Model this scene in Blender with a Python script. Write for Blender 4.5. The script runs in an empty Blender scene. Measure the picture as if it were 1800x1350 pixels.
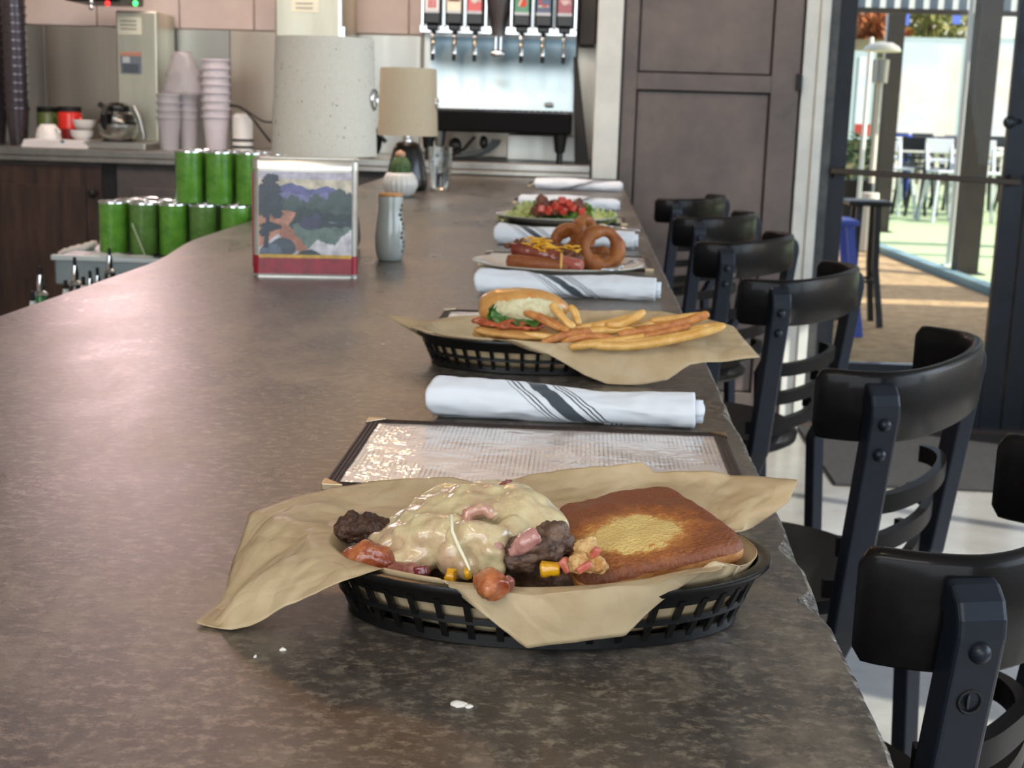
import bpy, bmesh, math, random
from mathutils import Vector, Matrix, noise, Euler
R = math.radians
PI = math.pi
random.seed(7)
C = bpy.context.scene.collection

# ------------------------------------------------------------------ camera
F = 2400.0                                   # focal length in pixels of the 1800 px wide frame
Yc = Vector((133, -480, F)).normalized()     # bar axis seen from the camera (x right, y down, z forward)
Zc = Vector((1, .03, 0)).cross(Yc).normalized()
if Zc.y > 0: Zc = -Zc
Xc = Yc.cross(Zc)
if Xc.x < 0: Xc = -Xc
CAM = Vector((0, 0, 1.35))
Mw = Matrix((Xc, Yc, Zc))
def ray(px, py): return Mw @ Vector((px - 900, py - 675, F))
def P(px, py, z=1.06):
    v = ray(px, py); return CAM + v * ((z - CAM.z) / v.z)
def Q(px, py, Y):
    v = ray(px, py); return CAM + v * (Y / v.y)
cd = bpy.data.cameras.new('camera'); cam = bpy.data.objects.new('camera', cd); C.objects.link(cam)
right = Mw @ Vector((1, 0, 0)); up = Mw @ Vector((0, -1, 0)); back = Mw @ Vector((0, 0, -1))
cam.matrix_world = Matrix.Translation(CAM) @ Matrix((right, up, back)).transposed().to_4x4()
cd.sensor_width = 36; cd.lens = 48; cd.clip_start = .02; cd.clip_end = 200
cd.dof.use_dof = True; cd.dof.focus_distance = .80; cd.dof.aperture_fstop = 22
bpy.context.scene.camera = cam

# ------------------------------------------------------------------ world, sun, lamps, exposure
def lin(c):
    c = c / 255.0
    return c / 12.92 if c <= .04045 else ((c + .055) / 1.055) ** 2.4
def rgb(c): return (lin(c[0]), lin(c[1]), lin(c[2]), 1)
w = bpy.data.worlds.new('world'); bpy.context.scene.world = w; w.use_nodes = True
nt = w.node_tree; bg = nt.nodes['Background']
sky = nt.nodes.new('ShaderNodeTexSky'); sky.sky_type = 'NISHITA'; sky.sun_disc = False
sky.sun_elevation = R(48); sky.sun_rotation = R(70); sky.air_density = 1.0; sky.dust_density = 3.0
nt.links.new(sky.outputs[0], bg.inputs[0]); bg.inputs[1].default_value = .33
sd = bpy.data.lights.new('sun', 'SUN'); sd.energy = 9.0; sd.angle = R(.6); sd.color = (1, .93, .8)
sun = bpy.data.objects.new('sun', sd); C.objects.link(sun)
sun.rotation_euler = Vector((.72, -.30, .62)).to_track_quat('Z', 'Y').to_euler()
def area(name, loc, target, sx, sy, power, col):
    d = bpy.data.lights.new(name, 'AREA'); d.shape = 'RECTANGLE'; d.size = sx; d.size_y = sy; d.energy = power; d.color = col
    o = bpy.data.objects.new(name, d); C.objects.link(o); o.location = loc
    o.rotation_euler = (Vector(loc) - Vector(target)).to_track_quat('Z', 'Y').to_euler(); return o
area('ceiling_light_front', (-1.0, -1.6, 3.15), (-.6, .6, 1), 2.4, 1.2, 75, (1, .96, .9))
area('ceiling_light_bar', (-1.2, 4.6, 3.2), (-1.0, 6.2, 1.0), 3.6, .7, 85, (1, .86, .76))
area('window_light_right', (3.5, 1.6, 1.9), (0, 1.8, 1.1), 4.6, 1.9, 95, (.62, .81, 1))
area('window_light_rear', (-.2, -3.3, 1.9), (0, 3, 1.2), 5.2, 2.0, 110, (.86, .93, 1))
def bulb(name, loc, r, power, col):
    d = bpy.data.lights.new(name, 'POINT'); d.shadow_soft_size = r; d.energy = power; d.color = col
    o = bpy.data.objects.new(name, d); C.objects.link(o); o.location = loc; return o
area('pink_wall_light', (-2.2, 6.3, 2.45), (-.5, 1.1, 1.06), .36, .85, 14, (1, .70, .70))
bulb('pendant_warm', (-.80, 4.9, 3.12), .12, 17, (1, .5, .2))
bulb('pendant_warm_low', (-.72, 4.9, 2.18), .04, 2.6, (1, .66, .36))
bulb('pendant_warm_near', (-.45, .2, 2.9), .10, 9, (1, .78, .55))
sc = bpy.context.scene
sc.view_settings.view_transform = 'Standard'; sc.view_settings.look = 'None'
sc.view_settings.gamma = 1; sc.view_settings.use_curve_mapping = False; sc.view_settings.exposure = 0.0

# ------------------------------------------------------------------ materials
MATS = {}
def mat(name, col, rough=.5, metal=0, col2=None, ns=8, detail=4, lo=.35, hi=.65, stretch=(1, 1, 1), bump=0, bs=60,
        coat=0, trans=0, ior=1.45, spec=.5, emit=0, sss=0, coord='Object', alpha=1, rough2=None, sheen=0, dist=.004):
    if name in MATS: return MATS[name]
    m = bpy.data.materials.new(name); m.use_nodes = True; t = m.node_tree; b = t.nodes['Principled BSDF']
    I = b.inputs
    I['Base Color'].default_value = rgb(col); I['Roughness'].default_value = rough; I['Metallic'].default_value = metal
    I['IOR'].default_value = ior; I['Coat Weight'].default_value = coat; I['Coat Roughness'].default_value = .12
    I['Transmission Weight'].default_value = trans; I['Specular IOR Level'].default_value = spec
    I['Alpha'].default_value = alpha
    if sss: I['Subsurface Weight'].default_value = sss; I['Subsurface Radius'].default_value = (.012, .008, .005); I['Subsurface Scale'].default_value = .5
    if emit: I['Emission Color'].default_value = rgb(col); I['Emission Strength'].default_value = emit
    if col2 or bump or rough2 is not None:
        tc = t.nodes.new('ShaderNodeTexCoord'); mp = t.nodes.new('ShaderNodeMapping'); mp.inputs['Scale'].default_value = stretch
        t.links.new(tc.outputs[coord], mp.inputs[0])
    if col2 or rough2 is not None:
        n = t.nodes.new('ShaderNodeTexNoise'); n.inputs['Scale'].default_value = ns; n.inputs['Detail'].default_value = detail; n.inputs['Roughness'].default_value = .62
        t.links.new(mp.outputs[0], n.inputs[0])
        mr = t.nodes.new('ShaderNodeMapRange'); mr.inputs[1].default_value = lo; mr.inputs[2].default_value = hi; t.links.new(n.outputs[0], mr.inputs[0])
        if col2:
            mx = t.nodes.new('ShaderNodeMix'); mx.data_type = 'RGBA'; mx.inputs[6].default_value = rgb(col); mx.inputs[7].default_value = rgb(col2)
            t.links.new(mr.outputs[0], mx.inputs[0]); t.links.new(mx.outputs[2], I['Base Color'])
        if rough2 is not None:
            m2 = t.nodes.new('ShaderNodeMapRange'); m2.inputs[1].default_value = lo; m2.inputs[2].default_value = hi
            m2.inputs[3].default_value = rough; m2.inputs[4].default_value = rough2
            t.links.new(n.outputs[0], m2.inputs[0]); t.links.new(m2.outputs[0], I['Roughness'])
    if bump:
        n2 = t.nodes.new('ShaderNodeTexNoise'); n2.inputs['Scale'].default_value = bs; n2.inputs['Detail'].default_value = 5
        t.links.new(mp.outputs[0], n2.inputs[0]); bp = t.nodes.new('ShaderNodeBump'); bp.inputs['Strength'].default_value = bump; bp.inputs['Distance'].default_value = dist
        t.links.new(n2.outputs[0], bp.inputs['Height']); t.links.new(bp.outputs[0], I['Normal'])
    MATS[name] = m; return m

# ------------------------------------------------------------------ mesh builder
class MB:
    def __init__(s): s.v = []; s.f = []; s.m = []; s.uv = {}
    def add(s, vs, fs, mi=0):
        o = len(s.v); s.v += [Vector(v) for v in vs]; s.f += [tuple(i + o for i in f) for f in fs]; s.m += [mi] * len(fs); return s
    def box(s, c, d, rot=None, mi=0, taper=1.0):
        hx, hy, hz = d[0] / 2, d[1] / 2, d[2] / 2
        vs = []
        for z in (-1, 1):
            k = taper if z < 0 else 1
            for x, y in ((-1, -1), (1, -1), (1, 1), (-1, 1)): vs.append(Vector((x * hx * k, y * hy * k, z * hz)))
        if rot is not None:
            m = rot if isinstance(rot, Matrix) else Euler(rot).to_matrix(); vs = [m @ v for v in vs]
        c = Vector(c); vs = [v + c for v in vs]
        return s.add(vs, [(0, 3, 2, 1), (4, 5, 6, 7), (0, 1, 5, 4), (1, 2, 6, 5), (2, 3, 7, 6), (3, 0, 4, 7)], mi)
    def bx(s, x0, x1, y0, y1, z0, z1, mi=0): return s.box(((x0 + x1) / 2, (y0 + y1) / 2, (z0 + z1) / 2), (abs(x1 - x0), abs(y1 - y0), abs(z1 - z0)), None, mi)
    def loft(s, loops, closed=True, caps=True, mi=0, cyc=False):
        n = len(loops[0]); vs = [v for l in loops for v in l]; fs = []
        k = len(loops)
        for i in range(k if cyc else k - 1):
            for j in range(n if closed else n - 1):
                a = i * n + j; b = i * n + (j + 1) % n; i2 = (i + 1) % k
                fs.append((a, b, i2 * n + (j + 1) % n, i2 * n + j))
        if caps and closed and not cyc:
            fs.append(tuple(range(n - 1, -1, -1))); fs.append(tuple((k - 1) * n + j for j in range(n)))
        return s.add(vs, fs, mi)
    def tube(s, path, r, seg=8, closed=False, mi=0, flat=1.0, upv=None):
        path = [Vector(p) for p in path]; n = len(path); loops = []
        nrm = None
        for i, p in enumerate(path):
            if closed: d = path[(i + 1) % n] - path[i - 1]
            else: d = path[min(i + 1, n - 1)] - path[max(i - 1, 0)]
            d.normalize()
            if upv is not None: a = Vector(upv)
            elif nrm is None: a = Vector((0, 0, 1)) if abs(d.z) < .9 else Vector((1, 0, 0))
            else: a = nrm
            nrm = (a - d * a.dot(d)).normalized(); bi = d.cross(nrm)
            rr = r[i] if isinstance(r, (list, tuple)) else r
            loops.append([p + nrm * math.cos(2 * PI * j / seg) * rr + bi * math.sin(2 * PI * j / seg) * rr * flat for j in range(seg)])
        return s.loft(loops, cyc=closed, mi=mi)
    def bar(s, path, wd, ht, upv=(0, 0, 1), closed=False, mi=0):
        """rectangular section swept along a path: ht along upv, wd across"""
        path = [Vector(p) for p in path]; n = len(path); loops = []
        for i, p in enumerate(path):
            d = (path[(i + 1) % n] - path[i - 1]) if closed else (path[min(i + 1, n - 1)] - path[max(i - 1, 0)])
            d.normalize(); a = Vector(upv); nr = (a - d * a.dot(d)).normalized(); bi = d.cross(nr)
            loops.append([p + nr * ht / 2 * u + bi * wd / 2 * v for u, v in ((-1, -1), (1, -1), (1, 1), (-1, 1))])
        return s.loft(loops, cyc=closed, mi=mi)
    def lathe(s, prof, seg=32, c=(0, 0, 0), mi=0, sx=1, sy=1, flute=0, fn=0):
        c = Vector(c); loops = []
        for r, z in prof:
            r = max(r, 1e-5)
            loops.append([c + Vector((math.cos(2 * PI * j / seg) * r * sx * (1 + flute * math.cos(fn * 2 * PI * j / seg)), math.sin(2 * PI * j / seg) * r * sy * (1 + flute * math.cos(fn * 2 * PI * j / seg)), z)) for j in range(seg)])
        return s.loft(loops, mi=mi)
    def ball(s, c, r, n=10, mi=0, rot=None):
        if not isinstance(r, (tuple, list)): r = (r, r, r)
        c = Vector(c); loops = []
        for i in range(n + 1):
            th = PI * i / n; rr = max(math.sin(th), 1e-3)
            l = []
            for j in range(n * 2):
                v = Vector((math.cos(PI * j / n) * rr * r[0], math.sin(PI * j / n) * rr * r[1], -math.cos(th) * r[2]))
                if rot: v = Euler(rot).to_matrix() @ v
                l.append(c + v)
            loops.append(l)
        return s.loft(loops, mi=mi)
    def grid(s, fn, nu, nv, mi=0, cu=False):
        vs = [fn(i / (nu if cu else nu - 1), j / (nv - 1)) for i in range(nu) for j in range(nv)]
        fs = []
        for i in range(nu if cu else nu - 1):
            for j in range(nv - 1):
                a = i * nv + j; b = ((i + 1) % nu) * nv + j; fs.append((a, b, b + 1, a + 1))
        return s.add(vs, fs, mi)
    def disp(s, amp, sc, seed=0):
        o = Vector((seed * 3.1, seed * 1.7, seed))
        s.v = [v + noise.noise_vector(v * sc + o) * amp for v in s.v]; return s
    def move(s, m):
        s.v = [m @ v for v in s.v]; return s

def link(name, me, parent=None):
    o = bpy.data.objects.new(name, me); C.objects.link(o)
    if parent is not None: o.parent = parent
    return o
def abs_loc(o):
    l = Vector((0, 0, 0))
    while o is not None: l += Vector(o.location); o = o.parent
    return l
def build(name, mb, mats, parent=None, world=True, smooth=None, bevel=0, solid=0, sub=0, uvs=None, origin=None, fixn=False):
    """one mesh object; world=True means the vertices are in world space and are moved to the parent's frame"""
    if not isinstance(mats, (list, tuple)): mats = [mats]
    off = Vector((0, 0, 0)); loc = None
    if world and parent is not None: off = abs_loc(parent)
    elif parent is None and world:
        xs = [v.x for v in mb.v]; ys = [v.y for v in mb.v]; zs = [v.z for v in mb.v]
        off = Vector(origin) if origin else Vector(((min(xs) + max(xs)) / 2, (min(ys) + max(ys)) / 2, min(zs))); loc = off
    me = bpy.data.meshes.new(name); me.from_pydata([tuple(v - off) for v in mb.v], [], mb.f)
    for m in mats: me.materials.append(m)
    if len(mats) > 1: me.polygons.foreach_set('material_index', mb.m)
    if uvs:
        ul = me.uv_layers.new(name='UVMap')
        for li, l in enumerate(me.loops): ul.data[li].uv = uvs[l.vertex_index]
    if fixn or smooth is not None:
        bm = bmesh.new(); bm.from_mesh(me); bmesh.ops.recalc_face_normals(bm, faces=bm.faces); bm.to_mesh(me); bm.free()
    if smooth is not None:
        me.polygons.foreach_set('use_smooth', [True] * len(me.polygons))
        if smooth < 180: me.set_sharp_from_angle(angle=R(smooth))
    me.update()
    o = link(name, me, parent)
    if loc is not None: o.location = loc
    if bevel:
        b = o.modifiers.new('bevel', 'BEVEL'); b.width = bevel; b.segments = 3; b.limit_method = 'ANGLE'; b.angle_limit = R(35); b.harden_normals = False
    if solid:
        b = o.modifiers.new('solid', 'SOLIDIFY'); b.thickness = solid; b.offset = 0
    if sub:
        b = o.modifiers.new('sub', 'SUBSURF'); b.levels = sub; b.render_levels = sub
    return o
def tag(o, label, cat, group=None, kind=None):
    if label: o['label'] = label
    if cat: o['category'] = cat
    if group: o['group'] = group
    if kind: o['kind'] = kind
    return o
def thing(name, label, cat, loc=(0, 0, 0), rz=0, group=None):
    o = bpy.data.objects.new(name, None); C.objects.link(o); o.location = loc; o.rotation_euler = (0, 0, rz); o.empty_display_size = .02
    return tag(o, label, cat, group)
def struct(name, mb, m, **k):
    o = build(name, mb, m, **k); o['kind'] = 'structure'; return o
def piece(name, label, cat, mb, m, group=None, **k):
    return tag(build(name, mb, m, **k), label, cat, group)
def copy_tree(o, parent=None):
    c = o.copy(); C.objects.link(c)
    if parent is not None: c.parent = parent
    for ch in list(o.children): copy_tree(ch, c)
    return c
def blob(mb, voxel=.0015, smooth=6, amp=0, sc=100, seed=0, fine=0, fsc=400):
    """fuse overlapping shapes of a builder into one organic skin, returned as a new builder"""
    me = bpy.data.meshes.new('tmp'); me.from_pydata([tuple(v) for v in mb.v], [], mb.f)
    bm = bmesh.new(); bm.from_mesh(me); bmesh.ops.recalc_face_normals(bm, faces=bm.faces); bm.to_mesh(me); bm.free()
    o = bpy.data.objects.new('tmp', me); C.objects.link(o)
    r = o.modifiers.new('r', 'REMESH'); r.mode = 'VOXEL'; r.voxel_size = voxel
    if smooth:
        s_ = o.modifiers.new('s', 'SMOOTH'); s_.factor = .5; s_.iterations = smooth
    dg = bpy.context.evaluated_depsgraph_get(); m2 = bpy.data.meshes.new_from_object(o.evaluated_get(dg))
    out = MB(); so = Vector((seed * 1.3, seed * 2.1, seed * .7))
    nv = []
    for v in m2.vertices:
        p = v.co.copy(); d = 0
        if amp: d += noise.fractal(p * sc + so, 1, 2, 3) * amp
        if fine: d += noise.noise(p * fsc + so) * fine
        nv.append(p + v.normal * d)
    out.add(nv, [tuple(p.vertices) for p in m2.polygons])
    bpy.data.objects.remove(o); bpy.data.meshes.remove(me); bpy.data.meshes.remove(m2)
    return out
def lerp(a, b, t): return a + (b - a) * t

# palette
M_steel = mat('steel', (190, 190, 185), .28, 1, (165, 165, 160), ns=3, stretch=(1, 1, .1), rough2=.42)
M_steel_dk = mat('dark_steel', (95, 92, 95), .25, 1, (60, 58, 62), ns=20, stretch=(1, 1, .3))
M_chrome = mat('chrome', (225, 225, 225), .1, 1)
M_black = mat('black_paint', (16, 17, 20), .3, 0, (24, 24, 26), ns=4, coat=.4, rough2=.42)
M_blackp = mat('black_plastic', (12, 12, 13), .28, 0, spec=.5, bump=.15, bs=300, dist=.001)
M_blackm = mat('matte_black', (14, 14, 15), .6)
M_white = mat('white_paint', (206, 209, 203), .5, col2=(188, 192, 188), ns=5)
M_glass = mat('clear_glass', (250, 252, 252), .02, trans=1, ior=1.45)
M_zinc = mat('zinc_panel', (112, 103, 98), .42, .35, (78, 71, 68), ns=5, detail=8, lo=.3, hi=.7, bump=.12, bs=30, rough2=.3)
M_wood = mat('dark_wood', (66, 44, 34), .45, 0, (34, 22, 18), ns=4, stretch=(6, 6, .8), coat=.2)
M_slate = mat('slate_cabinet', (84, 76, 74), .5, 0, (62, 56, 55), ns=6)

# ------------------------------------------------------------------ bar surface material
def bar_material():
    m = bpy.data.materials.new('bar_top_laminate'); m.use_nodes = True; t = m.node_tree; b = t.nodes['Principled BSDF']; N = t.nodes.new; L = t.links.new
    tc = N('ShaderNodeTexCoord')
    def nz(scale, st, detail=6, rough=.65):
        mp = N('ShaderNodeMapping'); mp.inputs['Scale'].default_value = st; L(tc.outputs['Object'], mp.inputs[0])
        n = N('ShaderNodeTexNoise'); n.inputs['Scale'].default_value = scale; n.inputs['Detail'].default_value = detail; n.inputs['Roughness'].default_value = rough; L(mp.outputs[0], n.inputs[0]); return n
    n1 = nz(8, (1.1, .62, 1), 10, .74); n2 = nz(120, (.8, 1.1, 1), 8, .78); n3 = nz(2.2, (1, .8, 1), 3, .5)
    r1 = N('ShaderNodeValToRGB'); e = r1.color_ramp.elements
    e[0].position = .38; e[0].color = rgb((42, 38, 35)); e[1].position = .64; e[1].color = rgb((130, 120, 104))
    x = e.new(.5); x.color = rgb((70, 66, 60))
    L(n1.outputs[0], r1.inputs[0])
    r2 = N('ShaderNodeValToRGB'); e = r2.color_ramp.elements
    e[0].position = .50; e[0].color = (0, 0, 0, 1); e[1].position = .62; e[1].color = (1, 1, 1, 1); L(n2.outputs[0], r2.inputs[0])
    mx = N('ShaderNodeMix'); mx.data_type = 'RGBA'; mx.inputs[7].default_value = rgb((150, 138, 120))
    ml = N('ShaderNodeMath'); ml.operation = 'MULTIPLY'; ml.inputs[1].default_value = .7; L(r2.outputs[0], ml.inputs[0])
    L(ml.outputs[0], mx.inputs[0]); L(r1.outputs[0], mx.inputs[6])
    r3 = N('ShaderNodeMapRange'); r3.inputs[1].default_value = .3; r3.inputs[2].default_value = .7; r3.inputs[3].default_value = .0; r3.inputs[4].default_value = .3; L(n3.outputs[0], r3.inputs[0])
    m3 = N('ShaderNodeMix'); m3.data_type = 'RGBA'; m3.blend_type = 'MIX'; m3.inputs[7].default_value = rgb((96, 84, 78)); L(r3.outputs[0], m3.inputs[0]); L(mx.outputs[2], m3.inputs[6])
    L(m3.outputs[2], b.inputs['Base Color'])
    rr = N('ShaderNodeMapRange'); rr.inputs[1].default_value = .35; rr.inputs[2].default_value = .65; rr.inputs[3].default_value = .26; rr.inputs[4].default_value = .38; L(n1.outputs[0], rr.inputs[0]); L(rr.outputs[0], b.inputs['Roughness'])
    bp = N('ShaderNodeBump'); bp.inputs['Strength'].default_value = .3; bp.inputs['Distance'].default_value = .0010; L(n2.outputs[0], bp.inputs['Height']); L(bp.outputs[0], b.inputs['Normal'])
    b.inputs['Specular IOR Level'].default_value = .8; b.inputs['Metallic'].default_value = .15
    return m
M_bar = bar_material()
M_edge = mat('worn_bar_edge', (70, 62, 56), .35, .5, (150, 142, 132), ns=60, lo=.42, hi=.6, bump=.9, bs=120, dist=.004)

# ------------------------------------------------------------------ room shell
M_floor = mat('polished_concrete', (146, 147, 145), .22, 0, (112, 111, 108), ns=1.6, detail=8, rough2=.38, coat=.3)
M_pink = mat('pinkish_wall', (208, 194, 188), .55, 0, (194, 178, 172), ns=3)
M_ceil = mat('ceiling_paint', (170, 165, 158), .8)
M_wallp = mat('warm_wall_paint', (176, 164, 154), .7)
mb = MB(); mb.bx(-4.6, 3.8, -3.6, 6.03, -.1, 0); mb.bx(-4.6, .9, 6.03, 6.75, -.1, 0); struct('floor', mb, M_floor)
mb = MB(); mb.bx(-4.6, 3.8, -3.6, 6.75, 3.3, 3.4); struct('ceiling', mb, M_ceil)
mb = MB(); mb.bx(-4.6, .14, 6.65, 6.75, 0, 3.3); wb = struct('wall_back', mb, M_wallp)
mb = MB(); mb.bx(-4.6, -4.5, -3.6, 6.75, 0, 3.3); struct('wall_left', mb, M_wallp)
# right wall with three window openings, rear wall with one wide opening
mb = MB(); mb.bx(3.7, 3.8, -3.6, 6.03, 0, .8); mb.bx(3.7, 3.8, -3.6, 6.03, 2.9, 3.3)
for y in (-3.6, -.9, 1.9, 5.0): mb.bx(3.7, 3.8, y, y + (1.03 if y == 5.0 else .35), .8, 2.9)
struct('wall_right', mb, M_wallp)
for i, (a, b) in enumerate(((-3.25, -.9), (-.55, 1.9), (2.25, 5.0))):
    mb = MB(); z0, z1 = .8, 2.9
    for q in ((a, a + .05, z0, z1), (b - .05, b, z0, z1), (a, b, z0, z0 + .05), (a, b, z1 - .05, z1), ((a + b) / 2 - .02, (a + b) / 2 + .02, z0, z1)): mb.bx(3.71, 3.79, q[0], q[1], q[2], q[3])
    wn = struct('window_%d' % (i + 1), mb, M_blackm)
mb = MB(); mb.bx(-4.6, 3.8, -3.7, -3.6, 0, .8); mb.bx(-4.6, 3.8, -3.7, -3.6, 2.9, 3.3); mb.bx(-4.6, -3.2, -3.7, -3.6, .8, 2.9); mb.bx(2.6, 3.8, -3.7, -3.6, .8, 2.9)
struct('wall_front', mb, M_wallp)
mb = MB()
for q in ((-3.2, -3.14, .8, 2.9), (2.54, 2.6, .8, 2.9), (-3.2, 2.6, .8, .86), (-3.2, 2.6, 2.84, 2.9), (-1.3, -1.25, .8, 2.9), (.65, .7, .8, 2.9)): mb.bx(q[0], q[1], -3.69, -3.61, q[2], q[3])
struct('window_4', mb, M_blackm)
# end wall round the door: head above it and the stub beyond the second leaf
mb = MB(); mb.bx(.9, 3.8, 6.03, 6.15, 2.5, 3.3); mb.bx(2.95, 3.8, 6.03, 6.15, 0, 2.5); struct('wall_end', mb, M_wallp)

# back wall finishes: pinkish boards above, stainless sheets below
xs = [-4.4, -3.9, -3.45, -3.0, -2.72, -2.36, -1.96, -1.6, -1.18, -.86, -.42, .1]
for i in range(len(xs) - 1):
    mb = MB(); mb.bx(xs[i] + .003, xs[i + 1] - .003, 6.628, 6.65, 1.68 - .0 * i, 2.75)
    build('wall_panel', mb, M_pink, parent=wb, bevel=.002)
xs = [-4.4, -3.4, -2.62, -2.16, -1.72, -1.36, -.8, .1]
for i in range(len(xs) - 1):
    mb = MB(); mb.bx(xs[i] + .002, xs[i + 1] - .002, 6.634, 6.65, 1.12, 1.674)
    build('steel_sheet', mb, M_steel if i % 2 else mat('steel_warm', (205, 196, 182), .3, 1, (170, 160, 148), ns=2.5, stretch=(1, 1, .1), rough2=.45), parent=wb, bevel=.002)

# white post at the end of the bar
mb = MB(); mb.bx(.028, .136, 5.97, 6.07, 1.062, 3.298); struct('trim_1', mb, M_white, bevel=.004)
# white jamb between the cabinet and the door frame
mb = MB(); mb.bx(.905, .962, 6.0, 6.14, 0, 3.298); mb.bx(.964, 1.004, 5.985, 6.14, 0, 3.298); struct('trim_2', mb, M_white, bevel=.003)

# tall grey cabinet door
M_cab = mat('rubbed_metal_panel', (108, 97, 92), .5, .15, (82, 74, 72), ns=4, detail=9, lo=.35, hi=.65, bump=.05, rough2=.4)
t = thing('tall_cabinet', 'tall rubbed taupe panelled cabinet between the white post and the glass door', 'cabinet', (.52, 6.06, 0))
mb = MB(); mb.bx(.142, .9, 6.035, 6.6, 0, 3.29); build('body', mb, M_cab, parent=t)
dr = MB()
for q in ((.145, .205, .02, 3.28), (.775, .892, .02, 3.28), (.205, .775, .02, .14), (.205, .775, 1.447, 1.518), (.205, .775, 2.6, 2.72)): dr.bx(q[0], q[1], 5.995, 6.035, q[2], q[3])
d = build('door', dr, M_cab, parent=t, bevel=.003)
for z0, z1 in ((.14, 1.447), (1.518, 2.6)):
    mb = MB(); mb.bx(.212, .768, 6.012, 6.03, z0 + .007, z1 - .007); build('panel', mb, M_cab, parent=d, bevel=.002)
mb = MB(); mb.bx(.206, .774, 6.026, 6.034, .14, 2.6); build('shadow_gap', mb, M_blackm, parent=d)
for z in (1.46, .4): mb = MB(); mb.bx(.878, .902, 5.98, 6.0, z, z + .07); build('hinge', mb, M_blackm, parent=t, bevel=.002)

# glass double door
M_frame = mat('dark_door_frame', (24, 29, 38), .38, .2, (16, 19, 25), ns=6, rough2=.5)
M_fr2 = mat('grey_door_jamb', (78, 78, 78), .45, .3, (55, 56, 58), ns=12)
mb = MB(); mb.bx(1.006, 1.045, 6.0, 6.12, 0, 2.5); mb.bx(1.0, 2.95, 6.0, 6.12, 2.44, 2.5); struct('trim_3', mb, M_fr2)
def door(n, x0, x1, hinge_left):
    t = bpy.data.objects.new('door_%d' % n, None); C.objects.link(t); t.location = (x0, 6.06, 0); t['kind'] = 'structure'
    w_ = .075
    for a, b, z0, z1, nm in ((x0, x0 + (w_ if hinge_left else .09), .01, 2.43, 'stile'), (x1 - .09 if hinge_left else x1 - w_, x1, .01, 2.43, 'stile'), (x0, x1, .01, .29, 'bottom_rail'), (x0, x1, 2.34, 2.43, 'top_rail')):
        if 'rail' in nm: a, b = x0 + (w_ if hinge_left else .09), x1 - (.09 if hinge_left else w_)
        mb = MB(); mb.bx(a, b, 6.03, 6.075, z0, z1); build(nm, mb, M_frame, parent=t, bevel=.003)
    mb = MB(); mb.bx(x0 + .07, x1 - .07, 6.049, 6.055, .29, 2.34); build('glass_pane', mb, mat('door_glass', (250, 252, 252), .0, trans=1, ior=1.14), parent=t)
    mb = MB(); mb.bar([(x0 + .0, 5.985, 1.13), (x1 - .03, 5.985, 1.105)], .024, .026); pb = build('push_bar', mb, mat('bronze_bar', (62, 52, 44), .35, .6), parent=t, bevel=.004)
    for x in (x0 + .03, x1 - .06): mb = MB(); mb.bx(x - .012, x + .012, 5.985, 6.032, 1.1, 1.135); build('bracket', mb, M_blackm, parent=pb)
    mb = MB(); mb.tube([(x0 + .0, 6.032, .31), (x0 + .06, 6.032, .31)], .006); 
    return t
d1 = door(1, 1.047, 1.885, True)
d2 = door(2, 1.892, 2.945, False)
mb = MB(); mb.ball((1.775, 5.96, 1.355), (.027, .02, .027)); mb.tube([(1.79, 5.975, 1.355), (1.84, 6.03, 1.36)], .011); kn = build('door_knob', mb, mat('dark_knob', (45, 52, 58), .35, .5), parent=d1, smooth=60)
mb = MB(); mb.bx(1.0, 2.95, 5.97, 6.15, .0, .012); struct('trim_4', mb, mat('bronze_threshold', (92, 78, 72), .35, .5))
piece('door_mat', 'dark charcoal entrance mat lying on the floor inside the glass door', 'mat', (lambda q: (q.bx(.98, 3.2, 5.0, 5.95, .001, .012), q)[1])(MB()), mat('mat_pile', (44, 45, 48), .9, 0, (30, 31, 33), ns=60, bump=.6, bs=200), bevel=.003)

# ------------------------------------------------------------------ bar
bar_t = thing('bar_counter', 'long bar with a mottled brown-grey metallic top and chipped right edge', 'bar counter', (-.31, 2.5, 0))
def sm(a, b, x):
    x = min(1, max(0, (x - a) / (b - a))); return x * x * (3 - 2 * x)
ys = [-.4, 0, .3]; y = .45
while y < 2.2: ys.append(y); y += .0035
while y < 5.9: ys.append(y); y += .02
ys.append(5.948)
loops = []; eds = []
for y in ys:
    xl = lerp(-.772, -.822, sm(2.35, 2.9, y))
    c1 = max(0, noise.fractal(Vector((y * 16, 3, 0)), 1, 2, 4)) * .0035
    c2 = noise.fractal(Vector((y * 60, 9, 0)), 1, 2, 3) * .0008
    big = .011 * math.exp(-((y - .80) / .016) ** 2) + .009 * math.exp(-((y - .90) / .022) ** 2) + .006 * math.exp(-((y - 1.32) / .03) ** 2)
    xr = .151 - c1 - c2 - big
    loops.append([Vector(p) for p in ((xl, y, 1.02), (xl, y, 1.056), (xl + .004, y, 1.06), (xr, y, 1.06), (xr, y, 1.02))])
    e1 = c1 * .5 + c2
    eds.append([Vector(p) for p in ((xr, y, 1.0600), (xr + .0025 + abs(c2), y, 1.0585 - abs(c2)), (max(xr + .004, .1545 - c1 * .4), y, 1.0545 - c1 * .5 - big * .3), (.156 + c2, y, 1.045), (.1555 - c2, y, 1.022), (xr, y, 1.02))])
mb = MB(); mb.loft(loops, closed=True, caps=True); build('top', mb, M_bar, parent=bar_t, smooth=30)
mb = MB(); mb.loft(eds, closed=True, caps=True); build('edge_strip', mb, M_edge, parent=bar_t, smooth=50)
mb = MB(); mb.bx(-.74, -.18, -.38, 5.94, .1, 1.02); mb.bx(-.70, -.22, -.36, 5.94, 0, .1); build('base_cabinet', mb, M_slate, parent=bar_t)
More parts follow.
